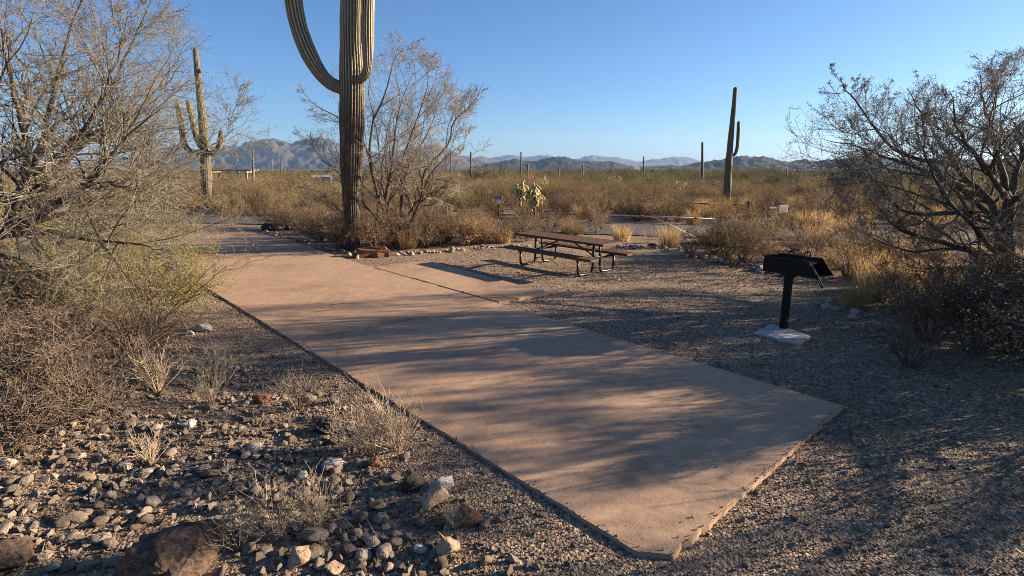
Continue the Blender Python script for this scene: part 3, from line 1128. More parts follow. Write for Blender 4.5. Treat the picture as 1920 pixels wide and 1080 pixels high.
# the big tree that fills the left side
b0 = (-8.3, 8.3, 0.0)
fork = W(5, 440, 7.9)
limL = [
    ([W(-20, 470, 8.0), fork, W(80, 400, 7.7), W(150, 350, 7.4), W(195, 312, 7.2), W(235, 262, 7.1), W(300, 205, 7.0)], 0.085, 0.012),
    ([fork, W(60, 330, 8.0), W(90, 210, 8.1), W(130, 70, 8.2), W(170, -60, 8.3)], 0.065, 0.012),
    ([fork, W(70, 436, 7.6), W(150, 446, 7.2), W(250, 457, 6.9), W(300, 468, 6.8)], 0.05, 0.008),
    ([fork, W(50, 300, 7.5), W(20, 150, 7.4), W(-5, 10, 7.3)], 0.06, 0.012),
    ([W(40, 415, 7.8), W(130, 400, 8.6), W(240, 405, 9.2), W(350, 424, 9.6)], 0.045, 0.006),
    ([W(195, 312, 7.2), W(270, 322, 7.6), W(340, 300, 8.0), W(400, 270, 8.3), W(452, 236, 8.6)], 0.03, 0.006),
    ([W(60, 400, 7.8), W(130, 290, 8.5), W(200, 180, 9.0), W(250, 80, 9.3), W(290, -20, 9.5)], 0.055, 0.01),
    ([W(130, 290, 8.5), W(230, 230, 9.0), W(310, 160, 9.4), W(345, 110, 9.6)], 0.04, 0.008),
    ([fork, W(40, 350, 9.0), W(120, 330, 10.0), W(220, 280, 10.8), W(320, 260, 11.2)], 0.05, 0.008),
    ([W(-20, 470, 8.0), W(60, 500, 7.4), W(140, 540, 6.8), W(210, 600, 6.5)], 0.045, 0.008),
    ([fork, W(-40, 300, 7.0), W(-60, 120, 6.8), W(-40, -40, 6.7)], 0.06, 0.012),
    ([W(60, 330, 8.0), W(150, 250, 7.6), W(210, 140, 7.4), W(240, 20, 7.4)], 0.035, 0.008),
    ([W(150, 350, 7.4), W(240, 350, 7.0), W(330, 380, 6.8)], 0.03, 0.006),
    ([W(-20, 470, 8.0), W(20, 520, 7.2), W(60, 590, 6.6), W(80, 640, 6.4)], 0.04, 0.008),
]
tree('mesquite_tree', b0, limL, 'sprawling bare mesquite tree with grey twigs filling the left side', (M_BARK_D, M_BARK_L, M_LEAF_T), 5,
     [dict(n=14, t0=0.12, t1=1.0, ang=(22, 65), lf=(0.3, 0.62), K=8, up=0.03, wig=0.16, rr=0.55, rtip=0.2, rmin=0.0035),
      dict(n=9, t0=0.15, t1=1.0, ang=(20, 60), lf=(0.3, 0.65), K=6, up=0.03, wig=0.18, rr=0.6, rtip=0.5, rmin=0.0028),
      dict(n=7, t0=0.1, t1=1.0, ang=(20, 65), lf=(0.25, 0.6), K=5, up=0.02, wig=0.2, rr=0.7, rtip=0.6, rmin=0.0022)],
     env=((-6.6, 8.2, 2.3), (3.2, 3.8, 2.9)), leaf=dict(n=2, size=(0.012, 0.03), spread=0.01),
     trunk=([b0, (-8.2, 8.2, 0.5), tuple(W(-20, 470, 8.0)), tuple(fork)], [0.2, 0.15, 0.13, 0.10]))

# tree at the right edge
b1 = tuple(np.array([8.75, 9.3, 0.0]))
t0_ = W(1888, 500, 9.3); t1_ = W(1884, 430, 9.35); t2_ = W(1892, 380, 9.4)
limR = [
    ([t0_, W(1845, 475, 9.0), W(1765, 456, 8.8), W(1690, 432, 8.6), W(1655, 402, 8.5), W(1620, 350, 8.5)], 0.06, 0.007),
    ([t1_, W(1850, 412, 9.3), W(1800, 398, 9.2), W(1745, 402, 9.0), W(1690, 393, 8.9), W(1640, 340, 8.8), W(1580, 306, 8.8)], 0.075, 0.009),
    ([t1_, W(1850, 372, 9.8), W(1790, 310, 10.1), W(1740, 230, 10.3), W(1700, 165, 10.5)], 0.07, 0.010),
    ([t2_, W(1878, 320, 9.0), W(1855, 230, 8.9), W(1838, 140, 8.8)], 0.07, 0.010),
    ([t2_, W(1915, 300, 9.6), W(1935, 220, 9.7), W(1950, 150, 9.8)], 0.06, 0.008),
    ([W(1790, 310, 10.1), W(1680, 282, 9.9), W(1605, 190, 9.8), W(1568, 140, 9.7)], 0.042, 0.006),
    ([W(1850, 372, 9.8), W(1770, 340, 10.6), W(1700, 300, 11.2), W(1650, 230, 11.5)], 0.05, 0.008),
    ([t2_, W(1960, 350, 9.0), W(2050, 280, 8.6), W(2120, 180, 8.4)], 0.07, 0.01),
    ([t1_, W(1980, 420, 10.0), W(2080, 380, 10.6), W(2180, 300, 11)], 0.07, 0.01),
    ([t1_, W(1920, 380, 10.6), W(1950, 300, 11.6), W(1930, 180, 12.2)], 0.07, 0.01),
    ([t0_, W(1830, 430, 8.4), W(1780, 380, 7.9), W(1740, 310, 7.7), W(1730, 240, 7.6)], 0.05, 0.007),
    ([t2_, W(1860, 330, 8.2), W(1800, 250, 7.7), W(1780, 170, 7.5)], 0.055, 0.008),
    ([t0_, W(1820, 500, 8.8), W(1740, 505, 8.5), W(1680, 490, 8.4)], 0.035, 0.006),
    ([t0_, W(1800, 468, 9.6), W(1705, 470, 9.7), W(1625, 440, 9.7), W(1570, 400, 9.7)], 0.04, 0.005),
    ([t1_, W(1790, 345, 9.4), W(1690, 305, 9.2), W(1605, 275, 9.1), W(1535, 258, 9.1)], 0.045, 0.005),
    ([t1_, W(1770, 380, 8.4), W(1680, 350, 8.0), W(1610, 330, 7.9)], 0.04, 0.005),
]
specR = [dict(n=11, t0=0.2, t1=1.0, ang=(25, 60), lf=(0.28, 0.5), K=8, up=0.07, wig=0.2, rr=0.55, rtip=0.2, rmin=0.004),
         dict(n=9, t0=0.15, t1=1.0, ang=(20, 55), lf=(0.3, 0.6), K=6, up=0.07, wig=0.22, rr=0.65, rtip=0.5, rmin=0.003),
         dict(n=7, t0=0.15, t1=1.0, ang=(20, 60), lf=(0.25, 0.55), K=5, up=0.06, wig=0.22, rr=0.7, rtip=0.6, rmin=0.0024)]
rt = tree('ironwood_tree', b1, limR, 'dark twisted desert tree with crooked branches at the right edge', (M_BARK_D, M_BARK_G, M_LEAF_D), 8, specR,
          env=((8.7, 9.3, 2.35), (4.3, 3.7, 1.75)), leaf=dict(n=3, size=(0.015, 0.034), spread=0.015), group='trees at the right of the pad',
          trunk=([b1, (8.72, 9.3, .4), tuple(t0_), tuple(t1_), tuple(t2_)], [0.24, 0.19, 0.16, 0.13, 0.10]))


def copy_tree(src, loc, rz, sc, label, group=None):
    c = src.copy(); COL.objects.link(c)
    c.location = loc; c.rotation_euler = (0, 0, rz); c.scale = (sc, sc, sc)
    c['label'] = label
    if group: c['group'] = group
    for ch in src.children:
        d = ch.copy(); COL.objects.link(d); d.parent = c
        for g in ch.children:
            e = g.copy(); COL.objects.link(e); e.parent = d
    return c


# more trees of the same row, out of the picture to the right, whose shade falls over the pad
GT = 'trees at the right of the pad'
rt2 = tree('ironwood_tree', b1, limR, 'tufted desert tree beyond the right edge shading the middle of the pad', (M_BARK_D, M_BARK_G, M_LEAF_D), 17,
           [dict(n=7, t0=0.25, t1=1.0, ang=(25, 60), lf=(0.28, 0.5), K=7, up=0.07, wig=0.2, rr=0.6, rtip=0.3, rmin=0.005),
            dict(n=5, t0=0.2, t1=1.0, ang=(20, 55), lf=(0.3, 0.6), K=5, up=0.07, wig=0.22, rr=0.65, rtip=0.5, rmin=0.004)],
           env=((8.7, 9.3, 2.35), (4.3, 3.7, 1.75)), leaf=dict(n=70, size=(0.03, 0.06), spread=0.06), group=GT, clump=0.54,
           trunk=([b1, (8.72, 9.3, .4), tuple(t0_), tuple(t1_), tuple(t2_)], [0.24, 0.19, 0.16, 0.13, 0.10]))
rt2.location = (13.3, 8.3, 0); rt2.rotation_euler = (0, 0, 1.9); rt2.scale = (1.2, 1.2, 1.2)
copy_tree(rt2, (11.0, 6.9, 0), 3.6, 0.9, 'tufted desert tree beyond the right edge shading the near gravel', GT)
copy_tree(rt2, (13.2, 10.4, 0), 0.5, 1.0, 'tufted desert tree hidden behind the right tree', GT)
copy_tree(rt2, (9.0, 6.3, 0), 4.4, 0.5, 'small tufted tree just past the right edge near the shaded gravel', GT)

# bare palo verde behind the large saguaro
D = 16.6
b2 = tuple(G(745, 456))
limC = [
    ([b2, W(765, 405, D), W(793, 371, D), W(826, 356, D + .2), W(843, 330, D + .3), W(858, 300, D + .3)], 0.07, 0.012),
    ([b2, W(752, 395, D), W(752, 345, D), W(753, 309, D), W(774, 245, D - .3), W(800, 170, D - .5), W(803, 138, D - .5)], 0.065, 0.008),
    ([b2, W(715, 383, D + .4), W(694, 300, D + .5), W(698, 240, D + .5), W(727, 161, D + .4), W(740, 110, D + .4), W(765, 85, D + .4)], 0.065, 0.007),
    ([b2, W(723, 379, D - .5), W(737, 300, D - .6), W(745, 215, D - .7), W(775, 135, D - .7)], 0.06, 0.007),
    ([W(793, 371, D), W(796, 322, D - .4), W(838, 274, D - .6), W(853, 225, D - .8), W(885, 195, D - .9), W(908, 150, D - .9)], 0.045, 0.006),
    ([b2, W(690, 390, D + .5), W(640, 330, D + .8), W(598, 293, D + 1), W(585, 262, D + 1)], 0.05, 0.008),
    ([W(694, 300, D + .5), W(672, 250, D + 1), W(632, 219, D + 1), W(592, 197, D + 1), W(560, 163, D + 1)], 0.035, 0.006),
    ([b2, W(778, 400, D - .6), W(800, 340, D - 1), W(830, 300, D - 1.2), W(870, 270, D - 1.3)], 0.05, 0.007),
    ([W(752, 345, D), W(780, 290, D + .8), W(810, 230, D + 1), W(825, 180, D + 1.1)], 0.04, 0.006),
    ([W(715, 383, D + .4), W(715, 320, D + 1), W(705, 240, D + 1.2), W(690, 190, D + 1.2)], 0.04, 0.006),
    ([b2, W(670, 420, D - .4), W(620, 380, D - .5), W(590, 350, D - .5)], 0.04, 0.006),
    ([b2, W(745, 400, D + .9), W(765, 330, D + 1.5), W(790, 250, D + 1.7), W(800, 200, D + 1.7)], 0.05, 0.006),
]
tree('palo_verde_tree', b2, limC, 'bare pale palo verde tree behind the huge saguaro', (M_BARK_D, M_BARK_P, M_LEAF_T), 21,
     [dict(n=13, t0=0.12, t1=1.0, ang=(20, 55), lf=(0.22, 0.45), K=8, up=0.07, wig=0.2, rr=0.5, rtip=0.4, rmin=0.006),
      dict(n=8, t0=0.2, t1=1.0, ang=(20, 60), lf=(0.3, 0.6), K=6, up=0.05, wig=0.25, rr=0.6, rtip=0.5, rmin=0.0042),
      dict(n=8, t0=0.2, t1=1.0, ang=(20, 65), lf=(0.25, 0.55), K=5, up=0.03, wig=0.25, rr=0.7, rtip=0.6, rmin=0.0035)],
     env=((-3.5, 16.6, 2.7), (3.4, 3.0, 3.1)), leaf=dict(n=1, size=(0.02, 0.04), spread=0.02))


# ------------------------------------------------------------------ bushes and grass
def bush_geo(seed, h, w, stems=14, n1=5, n2=4, rmin=0.003, lean=0.6, up=0.05, wig=0.16, K=7, r0=0.012):
    r = np.random.default_rng(seed)
    a = r.uniform(0, 2 * np.pi, stems)
    q = r.uniform(0.1, 1, stems) ** 0.6
    tip = np.stack([np.cos(a) * q * w / 2, np.sin(a) * q * w / 2, h * (1 - 0.45 * q ** 2) * r.uniform(.75, 1.05, stems)], 1)
    base = tip * np.array([.12, .12, 0])
    t = np.linspace(0, 1, K)[None, :, None]
    P = base[:, None] * (1 - t) + tip[:, None] * t
    P[..., 2] = tip[:, None, 2] * t[..., 0] ** (1 - 0.25 * lean)
    P[:, 1:] += np.cumsum(r.normal(0, wig * h * 0.06, (stems, K - 1, 3)), axis=1)
    R = r0 * np.linspace(1, .4, K)[None] * np.ones((stems, 1))
    g = Geo(); g.add(*tubes(P, R, 3))
    P1, R1 = branch(P, R, r, n1, .2, 1, (20, 60), (.3, .55), 5, up, wig, .6, .5, rmin)
    P1[..., 2] = np.maximum(P1[..., 2], .01)
    g.add(*tubes(P1, R1, 3))
    last = P1
    if n2:
        P2, R2 = branch(P1, R1, r, n2, .1, 1, (20, 65), (.3, .6), 4, up, wig, .7, .6, rmin)
        P2[..., 2] = np.maximum(P2[..., 2], .01)
        g.add(*tubes(P2, R2, 3))
        last = P2
    return g, last, r


def grass_geo(seed, h, w, n=220, wd=0.006):
    r = np.random.default_rng(seed)
    a = r.uniform(0, 2 * np.pi, n)
    q = np.sqrt(r.uniform(0, 1, n))
    base = np.stack([np.cos(a) * q * w * .3, np.sin(a) * q * w * .3, np.zeros(n)], 1)
    out = np.stack([np.cos(a), np.sin(a), np.zeros(n)], 1)
    H = h * r.uniform(.45, 1.05, n)
    lean = (0.15 + 0.5 * q) * w * 0.5
    side = norm(np.cross(out + r.normal(0, .4, (n, 3)), [0, 0, 1.0])) * wd * r.uniform(.6, 1.3, n)[:, None]
    mid = base + out * (lean * .35)[:, None] + np.array([0, 0, 1]) * (H * .55)[:, None] + r.normal(0, .012, (n, 3))
    tip = base + out * lean[:, None] + np.array([0, 0, 1]) * H[:, None] + r.normal(0, .025, (n, 3))
    V = np.stack([base - side, base + side, mid + side * .8, mid - side * .8, tip], 1)
    i = np.arange(n)[:, None] * 5
    return V.reshape(-1, 3), [i + np.array([0, 1, 2, 3]), i + np.array([3, 2, 4])]


def two_mat_mesh(name, g, m1, leafVF=None, m2=None):
    if leafVF is None:
        return g.mesh(name, m1)
    n0 = sum(len(f) for v in g.F.values() for f in v)
    k4 = g.F.get(4, [])
    V, Fq = leafVF
    nq = sum(len(f) for f in k4)
    g.add(V, Fq)
    me = g.mesh(name, m1)
    me.materials.append(m2)
    mi = np.zeros(len(me.polygons), np.int32)
    mi[nq:] = 1
    me.polygons.foreach_set('material_index', mi)
    return me


BUSH = {}


def kind_meshes():
    def mk(key, n, fn):
        BUSH[key] = [fn(k) for k in range(n)]

    def dry(k):      # rounded brown bursage, 1 m wide
        g, last, r = bush_geo(300 + k, .62, 1.15, 16, 5, 3, .0032, 1.0)
        return two_mat_mesh('dry bush', g, M_TWIG, leaves(last, r, 4, (.018, .042), .03), M_DRY)

    def olive(k):    # tall loose creosote, 1.5 m
        g, last, r = bush_geo(330 + k, 1.5, 1.7, 16, 6, 3, .004, .4, .08, .14)
        return two_mat_mesh('olive bush', g, M_TWIG_D, leaves(last, r, 6, (.022, .05), .04), M_OLIVE)

    def bare(k):     # leafless grey twigs
        g, last, r = bush_geo(360 + k, .7, 1.25, 24, 8, 5, .0026, .9, .02, .30, r0=.008)
        return two_mat_mesh('bare bush', g, M_TWIG)

    def dark(k):
        g, last, r = bush_geo(390 + k, .75, 1.2, 18, 6, 4, .0035, .9, .03, .2)
        return two_mat_mesh('dark bush', g, M_TWIG_D, leaves(last, r, 2, (.015, .035), .03), M_DRY)

    def tangle(k):   # low dead bush of crooked dark twigs
        g, last, r = bush_geo(520 + k, .6, 1.4, 26, 8, 5, .0028, 1.0, .0, .5, r0=.009)
        return two_mat_mesh('tangled bush', g, M_TWIG_D)

    def grass(k):
        V, Fs = grass_geo(420 + k, .6, .75, 330, .005)
        return mesh_np('grass', V, Fs, M_GRASS)

    def straw(k):    # thin dry stalks, half bush half grass
        g, last, r = bush_geo(450 + k, .42, .55, 26, 4, 0, .002, .5, .12, .1, r0=.003)
        return two_mat_mesh('straw', g, M_STRAW)

    def green(k):    # small green desert tree, 3 m
        g, last, r = bush_geo(480 + k, 2.7, 3.6, 16, 7, 4, .008, .7, .05, .16, r0=.05)
        return two_mat_mesh('green tree', g, M_TWIG_D, leaves(last, r, 7, (.06, .13), .10), M_GREEN)

    mk('dry', 5, dry); mk('olive', 5, olive); mk('bare', 4, bare); mk('dark', 4, dark)
    mk('tangle', 4, tangle); mk('grass', 4, grass); mk('straw', 4, straw); mk('green', 4, green)


kind_meshes()
NAMES = dict(tangle='dead_bush', dry='dry_bush', olive='creosote_bush', bare='bare_bush', dark='dark_bush', grass='grass_clump', straw='dry_weed', green='palo_verde_shrub')
CATS = dict(tangle='bush', dry='bush', olive='bush', bare='bush', dark='bush', grass='grass', straw='weed', green='shrub')


def plant(kind, x, y, s, label, group=None, r=random.Random(77), sz=None):
    me = BUSH[kind][r.randrange(len(BUSH[kind]))]
    o = obj(NAMES[kind], me, None, (x, y, float(ground_z(x, y)) - 0.01), (r.uniform(-.05, .05), r.uniform(-.05, .05), r.uniform(0, 6.28)))
    o.scale = (s * r.uniform(.92, 1.1), s * r.uniform(.92, 1.1), (sz or s) * r.uniform(.92, 1.08))
    return tag(o, label, CATS[kind], group)


# bushes that can be pointed at, by the photograph point of their foot
listed = [
    ('bare', 640, 468, 1.35, 'bare twiggy bush hiding the foot of the huge saguaro'),
    ('bare', 705, 464, 1.5, 'pale bare bush right of the huge saguaro foot'),
    ('dark', 600, 452, 1.3, 'dark leafless bush left of the huge saguaro, beside the pad'),
    ('olive', 585, 440, .75, 'olive bush at the pad edge left of the huge saguaro'),
    ('dry', 560, 428, .95, 'brown bush nearest the road left of the huge saguaro'),
    ('bare', 770, 462, 1.5, 'tangled bare bush under the palo verde tree'),
    ('dry', 830, 458, 1.2, 'rounded brown bush at the gravel edge under the palo verde'),
    ('bare', 880, 455, 1.15, 'twiggy brown bush on the gravel edge left of the table'),
    ('dry', 935, 452, 1.15, 'brown bush just behind the left end of the table'),
    ('dry', 905, 436, 1.0, 'brown mound bush below the small blue sign'),
    ('olive', 560, 366, .95, 'olive bush standing before the parked grey van'),
    ('olive', 606, 368, 1.15, 'olive bush hiding the front of the grey van'),
    ('olive', 590, 374, 1.05, 'olive bush nearer the road before the grey van'),
    ('dry', 620, 376, 1.4, 'brown bush before the grey van, touching the saguaro trunk'),
    ('grass', 1065, 438, .9, 'golden grass clump right behind the table'),
    ('grass', 1085, 440, .8, 'golden grass clump behind the middle of the table top'),
    ('grass', 1165, 452, 1.0, 'golden grass clump standing alone before the dark road'),
    ('straw', 1213, 455, 1.1, 'small straw weed between two golden grass clumps'),
    ('grass', 1256, 463, 1.15, 'large golden grass clump under the white gate brace'),
    ('grass', 1325, 456, 1.0, 'golden grass clump right of the white gate brace'),
    ('bare', 1345, 478, 1.2, 'grey bush by the gravel edge left of the tall twiggy bush'),
    ('dark', 1290, 480, .85, 'low dark bush at the gravel edge behind the table'),
    ('bare', 1395, 492, 1.3, 'tall twiggy bush behind the black grill'),
    ('dark', 1360, 488, 1.3, 'dark shaded bush on the stone border behind the grill'),
    ('olive', 1435, 470, .75, 'olive bush behind the left end of the grill'),
    ('dry', 1490, 470, 1.2, 'brown bush rising right behind the grill'),
    ('dry', 1590, 520, 1.15, 'orange brown bush right of the grill'),
    ('grass', 1640, 545, 1.25, 'golden brown grass clump right of the grill'),
    ('grass', 1600, 575, .9, 'grass clump growing over border stones right of the grill'),
    ('dry', 1690, 575, 1.2, 'brown bush under the left branches of the right tree'),
    ('grass', 1652, 562, 1.05, 'golden grass clump nearest the shaded bushes at right'),
    ('grass', 1700, 545, 1.1, 'golden grass clump below the left limb of the right tree'),
    ('grass', 1625, 528, 1.1, 'tall golden grass clump right behind the grill grate'),
    ('grass', 1725, 585, .9, 'short grass clump between the shaded bushes at right'),
    ('grass', 1470, 425, 1.3, 'golden grass clump below the pink board'),
    ('grass', 1505, 428, 1.3, 'golden grass clump between the pink board and the dark box'),
    ('grass', 1545, 430, 1.3, 'golden grass clump below the dark box'),
    ('grass', 1580, 436, 1.2, 'golden grass clump right of the dark box'),
    ('grass', 1550, 505, .9, 'golden grass behind the grate of the grill'),
    ('dark', 1740, 640, 1.25, 'dark shaded bush in front of the right tree'),
    ('dark', 1820, 660, 1.5, 'dark shaded bush at the foot of the right tree'),
    ('dark', 1905, 660, 1.5, 'dark bush cut off by the right picture edge'),
    ('olive', 1880, 610, .8, 'dark olive bush round the trunk of the right tree'),
    ('dark', 1700, 690, .7, 'low dark bush nearest the shaded gravel'),
    ('bare', 1780, 590, 1.2, 'bare bush behind the shaded bushes at right'),
    ('dry', 1765, 520, 1.3, 'brown bush under the crooked limb of the right tree'),
    ('bare', 1680, 500, 1.0, 'grey bush below the lowest crooked limb'),
    ('dark', 1015, 412, 1.2, 'dark bush just right of the chain cholla'),
    ('dark', 1045, 402, 1.3, 'dark round bush farther right of the chain cholla'),
    ('olive', 480, 398, .9, 'olive bush lining the far road side below the tall saguaro'),
    ('olive', 602, 446, .85, 'tall olive bush crowding the huge saguaro from the left'),
    ('olive', 560, 432, .9, 'tall olive bush by the dark boulder at the pad corner'),
    ('olive', 690, 446, .8, 'olive bush close behind the huge saguaro foot'),
    ('olive', 815, 446, .75, 'olive bush right under the palo verde crown'),
    ('olive', 872, 442, .72, 'olive bush between the palo verde and the blue sign'),
    ('dark', 800, 465, 1.15, 'dark twiggy bush at the gravel edge under the palo verde'),
    ('dry', 905, 458, 1.1, 'brown bush between two twiggy bushes left of the table'),
    ('bare', 965, 446, 1.1, 'bare bush behind the left table end'),
    ('dry', 1030, 440, 1.1, 'brown bush hidden behind the table top'),
    ('dark', 1120, 438, 1.0, 'dark bush between the table and the dark road'),
    ('dark', 2010, 700, 1.7, 'dark bush just past the right edge above the shaded gravel'),
    ('dark', 2080, 760, 1.7, 'dark bush past the right edge shading the gravel'),
    ('dark', 2140, 680, 1.9, 'large dark bush past the right edge behind two others'),
    # left foreground
    ('tangle', 60, 760, 1.15, 'dead tangled bush at the left edge'),
    ('tangle', 150, 690, 1.2, 'dead bush under the left tree'),
    ('tangle', 190, 800, 1.0, 'dead sprawling bush over the stones at left'),
    ('tangle', 20, 880, .95, 'dead bush in the lower left corner'),
    ('dark', 90, 640, 1.2, 'dark dead bush in the left tree shade'),
    ('dark', 250, 690, .85, 'dark dead bush left of the small pink stalks'),
    ('straw', 300, 760, 1.0, 'small weed of stiff stalks near the dead bushes'),
    ('straw', 410, 720, 1.1, 'thin dry weed halfway to the pad edge'),
    ('straw', 400, 770, .8, 'low dry weed in the stones left of the tall one'),
    ('straw', 560, 770, .9, 'dry weed beside the dark round stone heap'),
    ('straw', 700, 860, 1.25, 'tall pale weed leaning over the pad edge'),
    ('straw', 745, 850, 1.05, 'dry weed right against the pad edge'),
    ('straw', 660, 850, .95, 'dry weed left of the tall pale weed'),
    ('straw', 520, 1020, .9, 'dry weed among stones near the bottom'),
    ('straw', 600, 1000, .8, 'dry weed above the orange rock'),
    ('straw', 450, 1040, .8, 'dry weed right of the big dark rock'),
    ('straw', 285, 880, .6, 'tiny golden weed among the pale stones'),
    ('straw', 850, 1000, .35, 'few pale stalks between the front rocks'),
]
for kind, px, py, s, lab in listed:
    g_ = G(px, py)
    plant(kind, g_[0], g_[1], s, lab)

# leafy creosote at the left pad edge
gcr = G(285, 612)


def creosote(name, base, label, seed, h, w, stems):
    root = empty(name, base)
    tag(root, label, 'bush')
    g, last, r = bush_geo(seed, h, w, stems, 8, 6, .003, .35, .06, .16, K=8, r0=.016)
    st = obj('stems', g.mesh('stems', M_BARK_O, True), root)
    V, Fq = leaves(last, r, 11, (.016, .034), .025)
    obj('leaves', mesh_np('leaves', V, Fq, M_LEAF_C), root)


creosote('creosote_bush', (gcr[0], gcr[1], 0), 'leafy yellow green creosote bush leaning over the left pad edge', 71, 1.25, 2.5, 22)
gc2 = G(120, 610)
creosote('creosote_bush', (gc2[0], gc2[1], 0), 'leafy yellow green bush under the left tree', 72, 1.1, 2.0, 16)
gc3 = G(230, 520)
creosote('creosote_bush', (gc3[0], gc3[1], 0), 'yellow green bush behind the left tree beside the pad', 73, 1.5, 2.6, 18)
gc4 = G(60, 500)
creosote('creosote_bush', (gc4[0], gc4[1], 0), 'pale olive bush far behind the left tree', 74, 1.9, 3.0, 18)

# the plain: nearest bushes singly, the rest as one mass
GRAVEL_EDGE = [G(*p)[:2] for p in ((300, 425), (500, 433), (600, 462), (690, 482), (940, 462), (1180, 465), (1300, 482), (1420, 507), (1560, 540), (1650, 640), (1720, 700), (1920, 760))]
ge_x = np.array([p[0] for p in GRAVEL_EDGE]); ge_y = np.array([p[1] for p in GRAVEL_EDGE])


def plain():
    r = np.random.default_rng(91)
    pr = random.Random(5)
    taken = []
    single = 0
    # along the far road side and behind
    cand = []
    for _ in range(7000):
        y = 12.5 + 32 * r.random() ** 1.15
        x = r.uniform(-0.98, 0.98) * y
        cand.append((x, y))
    cand = np.array(cand)
    rd = road_dist(cand[:, 0], cand[:, 1])
    ok = (rd > ROAD_W / 2 + 0.3) & free_of_pad(cand[:, 0], cand[:, 1])
    gy = np.interp(cand[:, 0], ge_x, ge_y)
    ok &= (cand[:, 1] > gy + 0.8)
    pxs = 960 + cand[:, 0] / cand[:, 1] * F_PX
    ok &= ~((pxs > 1500) & (pxs < 1580) & (cand[:, 1] > 19) & (cand[:, 1] < 22.5)) & ~((pxs > 1125) & (pxs < 1365) & (cand[:, 1] < 19)) & ~((pxs > 895) & (pxs < 1030) & (cand[:, 1] > 17.5) & (cand[:, 1] < 20.5))
    cand = cand[ok]
    words = {'dry': 'rounded brown bush', 'olive': 'tall olive creosote bush',
             'grass': 'golden grass clump', 'dark': 'dark leafless bush',
             'bare': 'grey bare bush'}
    for x, y in cand:
        if single >= 390:
            break
        beyond = y > np.interp(x, road_line[:, 0], road_line[:, 1])
        md = 0.8 if not beyond else 1.2
        if any((x - a) ** 2 + (y - b) ** 2 < md * md for a, b in taken):
            continue
        px_ = 960 + x / y * F_PX
        u = r.random()
        if not beyond:
            kind = 'dry' if u < .36 else 'bare' if u < .5 else 'grass' if u < .68 else 'dark' if u < .8 else 'olive'
            s = r.uniform(.85, 1.3) if kind != 'olive' else r.uniform(.5, .8)
        elif px_ < 640:
            kind = 'olive' if u < .5 else 'dry' if u < .72 else 'grass' if u < .92 else 'dark'
            s = r.uniform(.9, 1.3) if kind == 'olive' else r.uniform(1.0, 1.5)
        elif px_ < 1000:
            kind = 'olive' if u < .62 else 'dry' if u < .85 else 'dark' if u < .95 else 'grass'
            s = r.uniform(.85, 1.2) if kind == 'olive' else r.uniform(1.0, 1.5)
        else:
            kind = 'dry' if u < .36 else 'grass' if u < .68 else 'olive' if u < .8 else 'dark' if u < .93 else 'bare'
            s = r.uniform(.55, .85) if kind == 'olive' else r.uniform(.9, 1.35)
        taken.append((x, y))
        zone = ('left of the huge saguaro' if px_ < 640 else 'behind the palo verde tree' if px_ < 900 else 'around the chollas' if px_ < 1130 else 'around the two barrier poles' if px_ < 1420 else 'behind the right tree')
        side_ = 'before the road' if not beyond else 'just across the road' if y < np.interp(x, road_line[:, 0], road_line[:, 1]) + 7 else 'well beyond the road'
        plant(kind, x, y, s, f"{words[kind]} {side_}, {zone}", zone + ' ' + side_ + ': ' + {'dry': 'brown bushes', 'olive': 'creosote bushes', 'grass': 'grass clumps', 'dark': 'dark bushes', 'bare': 'bare bushes'}[kind], pr)
        single += 1
    # the rest
    keys = ['dry', 'olive', 'grass', 'dark', 'green']
    protos = []
    start = {}
    for k in keys:
        start[k] = (len(protos), len(BUSH[k]))
        protos += [proto(f'{k} shape {i:02d}', me) for i, me in enumerate(BUSH[k])]
    Pq, Sq, Iq = [], [], []
    n = 30000
    y = 16 * np.exp(r.random(n) * math.log(1600 / 16))
    n1 = 9000
    y = np.r_[y, r.uniform(20, 110, n1)]
    x = r.uniform(-1.0, 1.0, len(y)) * y * 1.05
    rd = road_dist(x, y)
    gy = np.interp(x, ge_x, ge_y)
    ok = (rd > ROAD_W / 2 + 0.5) & (y > gy + 1.0) & free_of_pad(x, y)
    tk = np.array(taken)
    near = np.zeros(len(x), bool)
    for a, b in tk:
        near |= ((x - a) ** 2 + (y - b) ** 2) < 0.6
    # thin the near part, the single bushes carry it
    pq = 960 + x / y * F_PX
    ok &= ~((pq > 1125) & (pq < 1365) & (y < 19)) & ~((pq > 880) & (pq < 1040) & (y < 21))
    ok &= ~near & ((y > 34) | (r.random(len(y)) < 0.12))
    x, y = x[ok], y[ok]
    gzs = ground_z(x, y)
    u = r.random(len(x))
    for i in range(len(x)):
        fy = y[i]
        right = x[i] / fy > 0.1
        if fy < 44:
            k = 'dry' if u[i] < .42 else 'olive' if u[i] < .66 else 'grass' if u[i] < .90 else 'dark'
            s = 0.65 + .3 * r.random() if k == 'olive' else 1.0 + .5 * r.random()
        else:
            gshare = min(0.65, (fy - 40) / 160 * .6 + (0.14 if right else 0))
            if u[i] < gshare:
                k = 'green'; s = .30 + .26 * r.random() + (0.45 * r.random() if r.random() < .06 else 0)
            else:
                k = 'olive' if u[i] < gshare + (1 - gshare) * .65 else 'dry'
                s = .5 + .35 * r.random() if k == 'olive' else 1.2 + .5 * r.random()
        a, b = start[k]
        Pq.append((x[i], fy, float(gzs[i]) - 0.02)); Sq.append(s); Iq.append(a + int(r.integers(0, b)))
    n = len(Pq)
    Rq = np.zeros((n, 3)); Rq[:, 2] = r.uniform(0, 6.28, n)
    protos_named = protos
    # names sort the collection: keep the order
    for i, p in enumerate(protos_named):
        p.name = f'scrub {i:03d}'
    gn_scatter('desert_scrub', protos_named, np.array(Pq), Rq, np.array(Sq), np.array(Iq), 'mass of brown and olive scrub covering the plain to the hills', 'scrub')


plain()


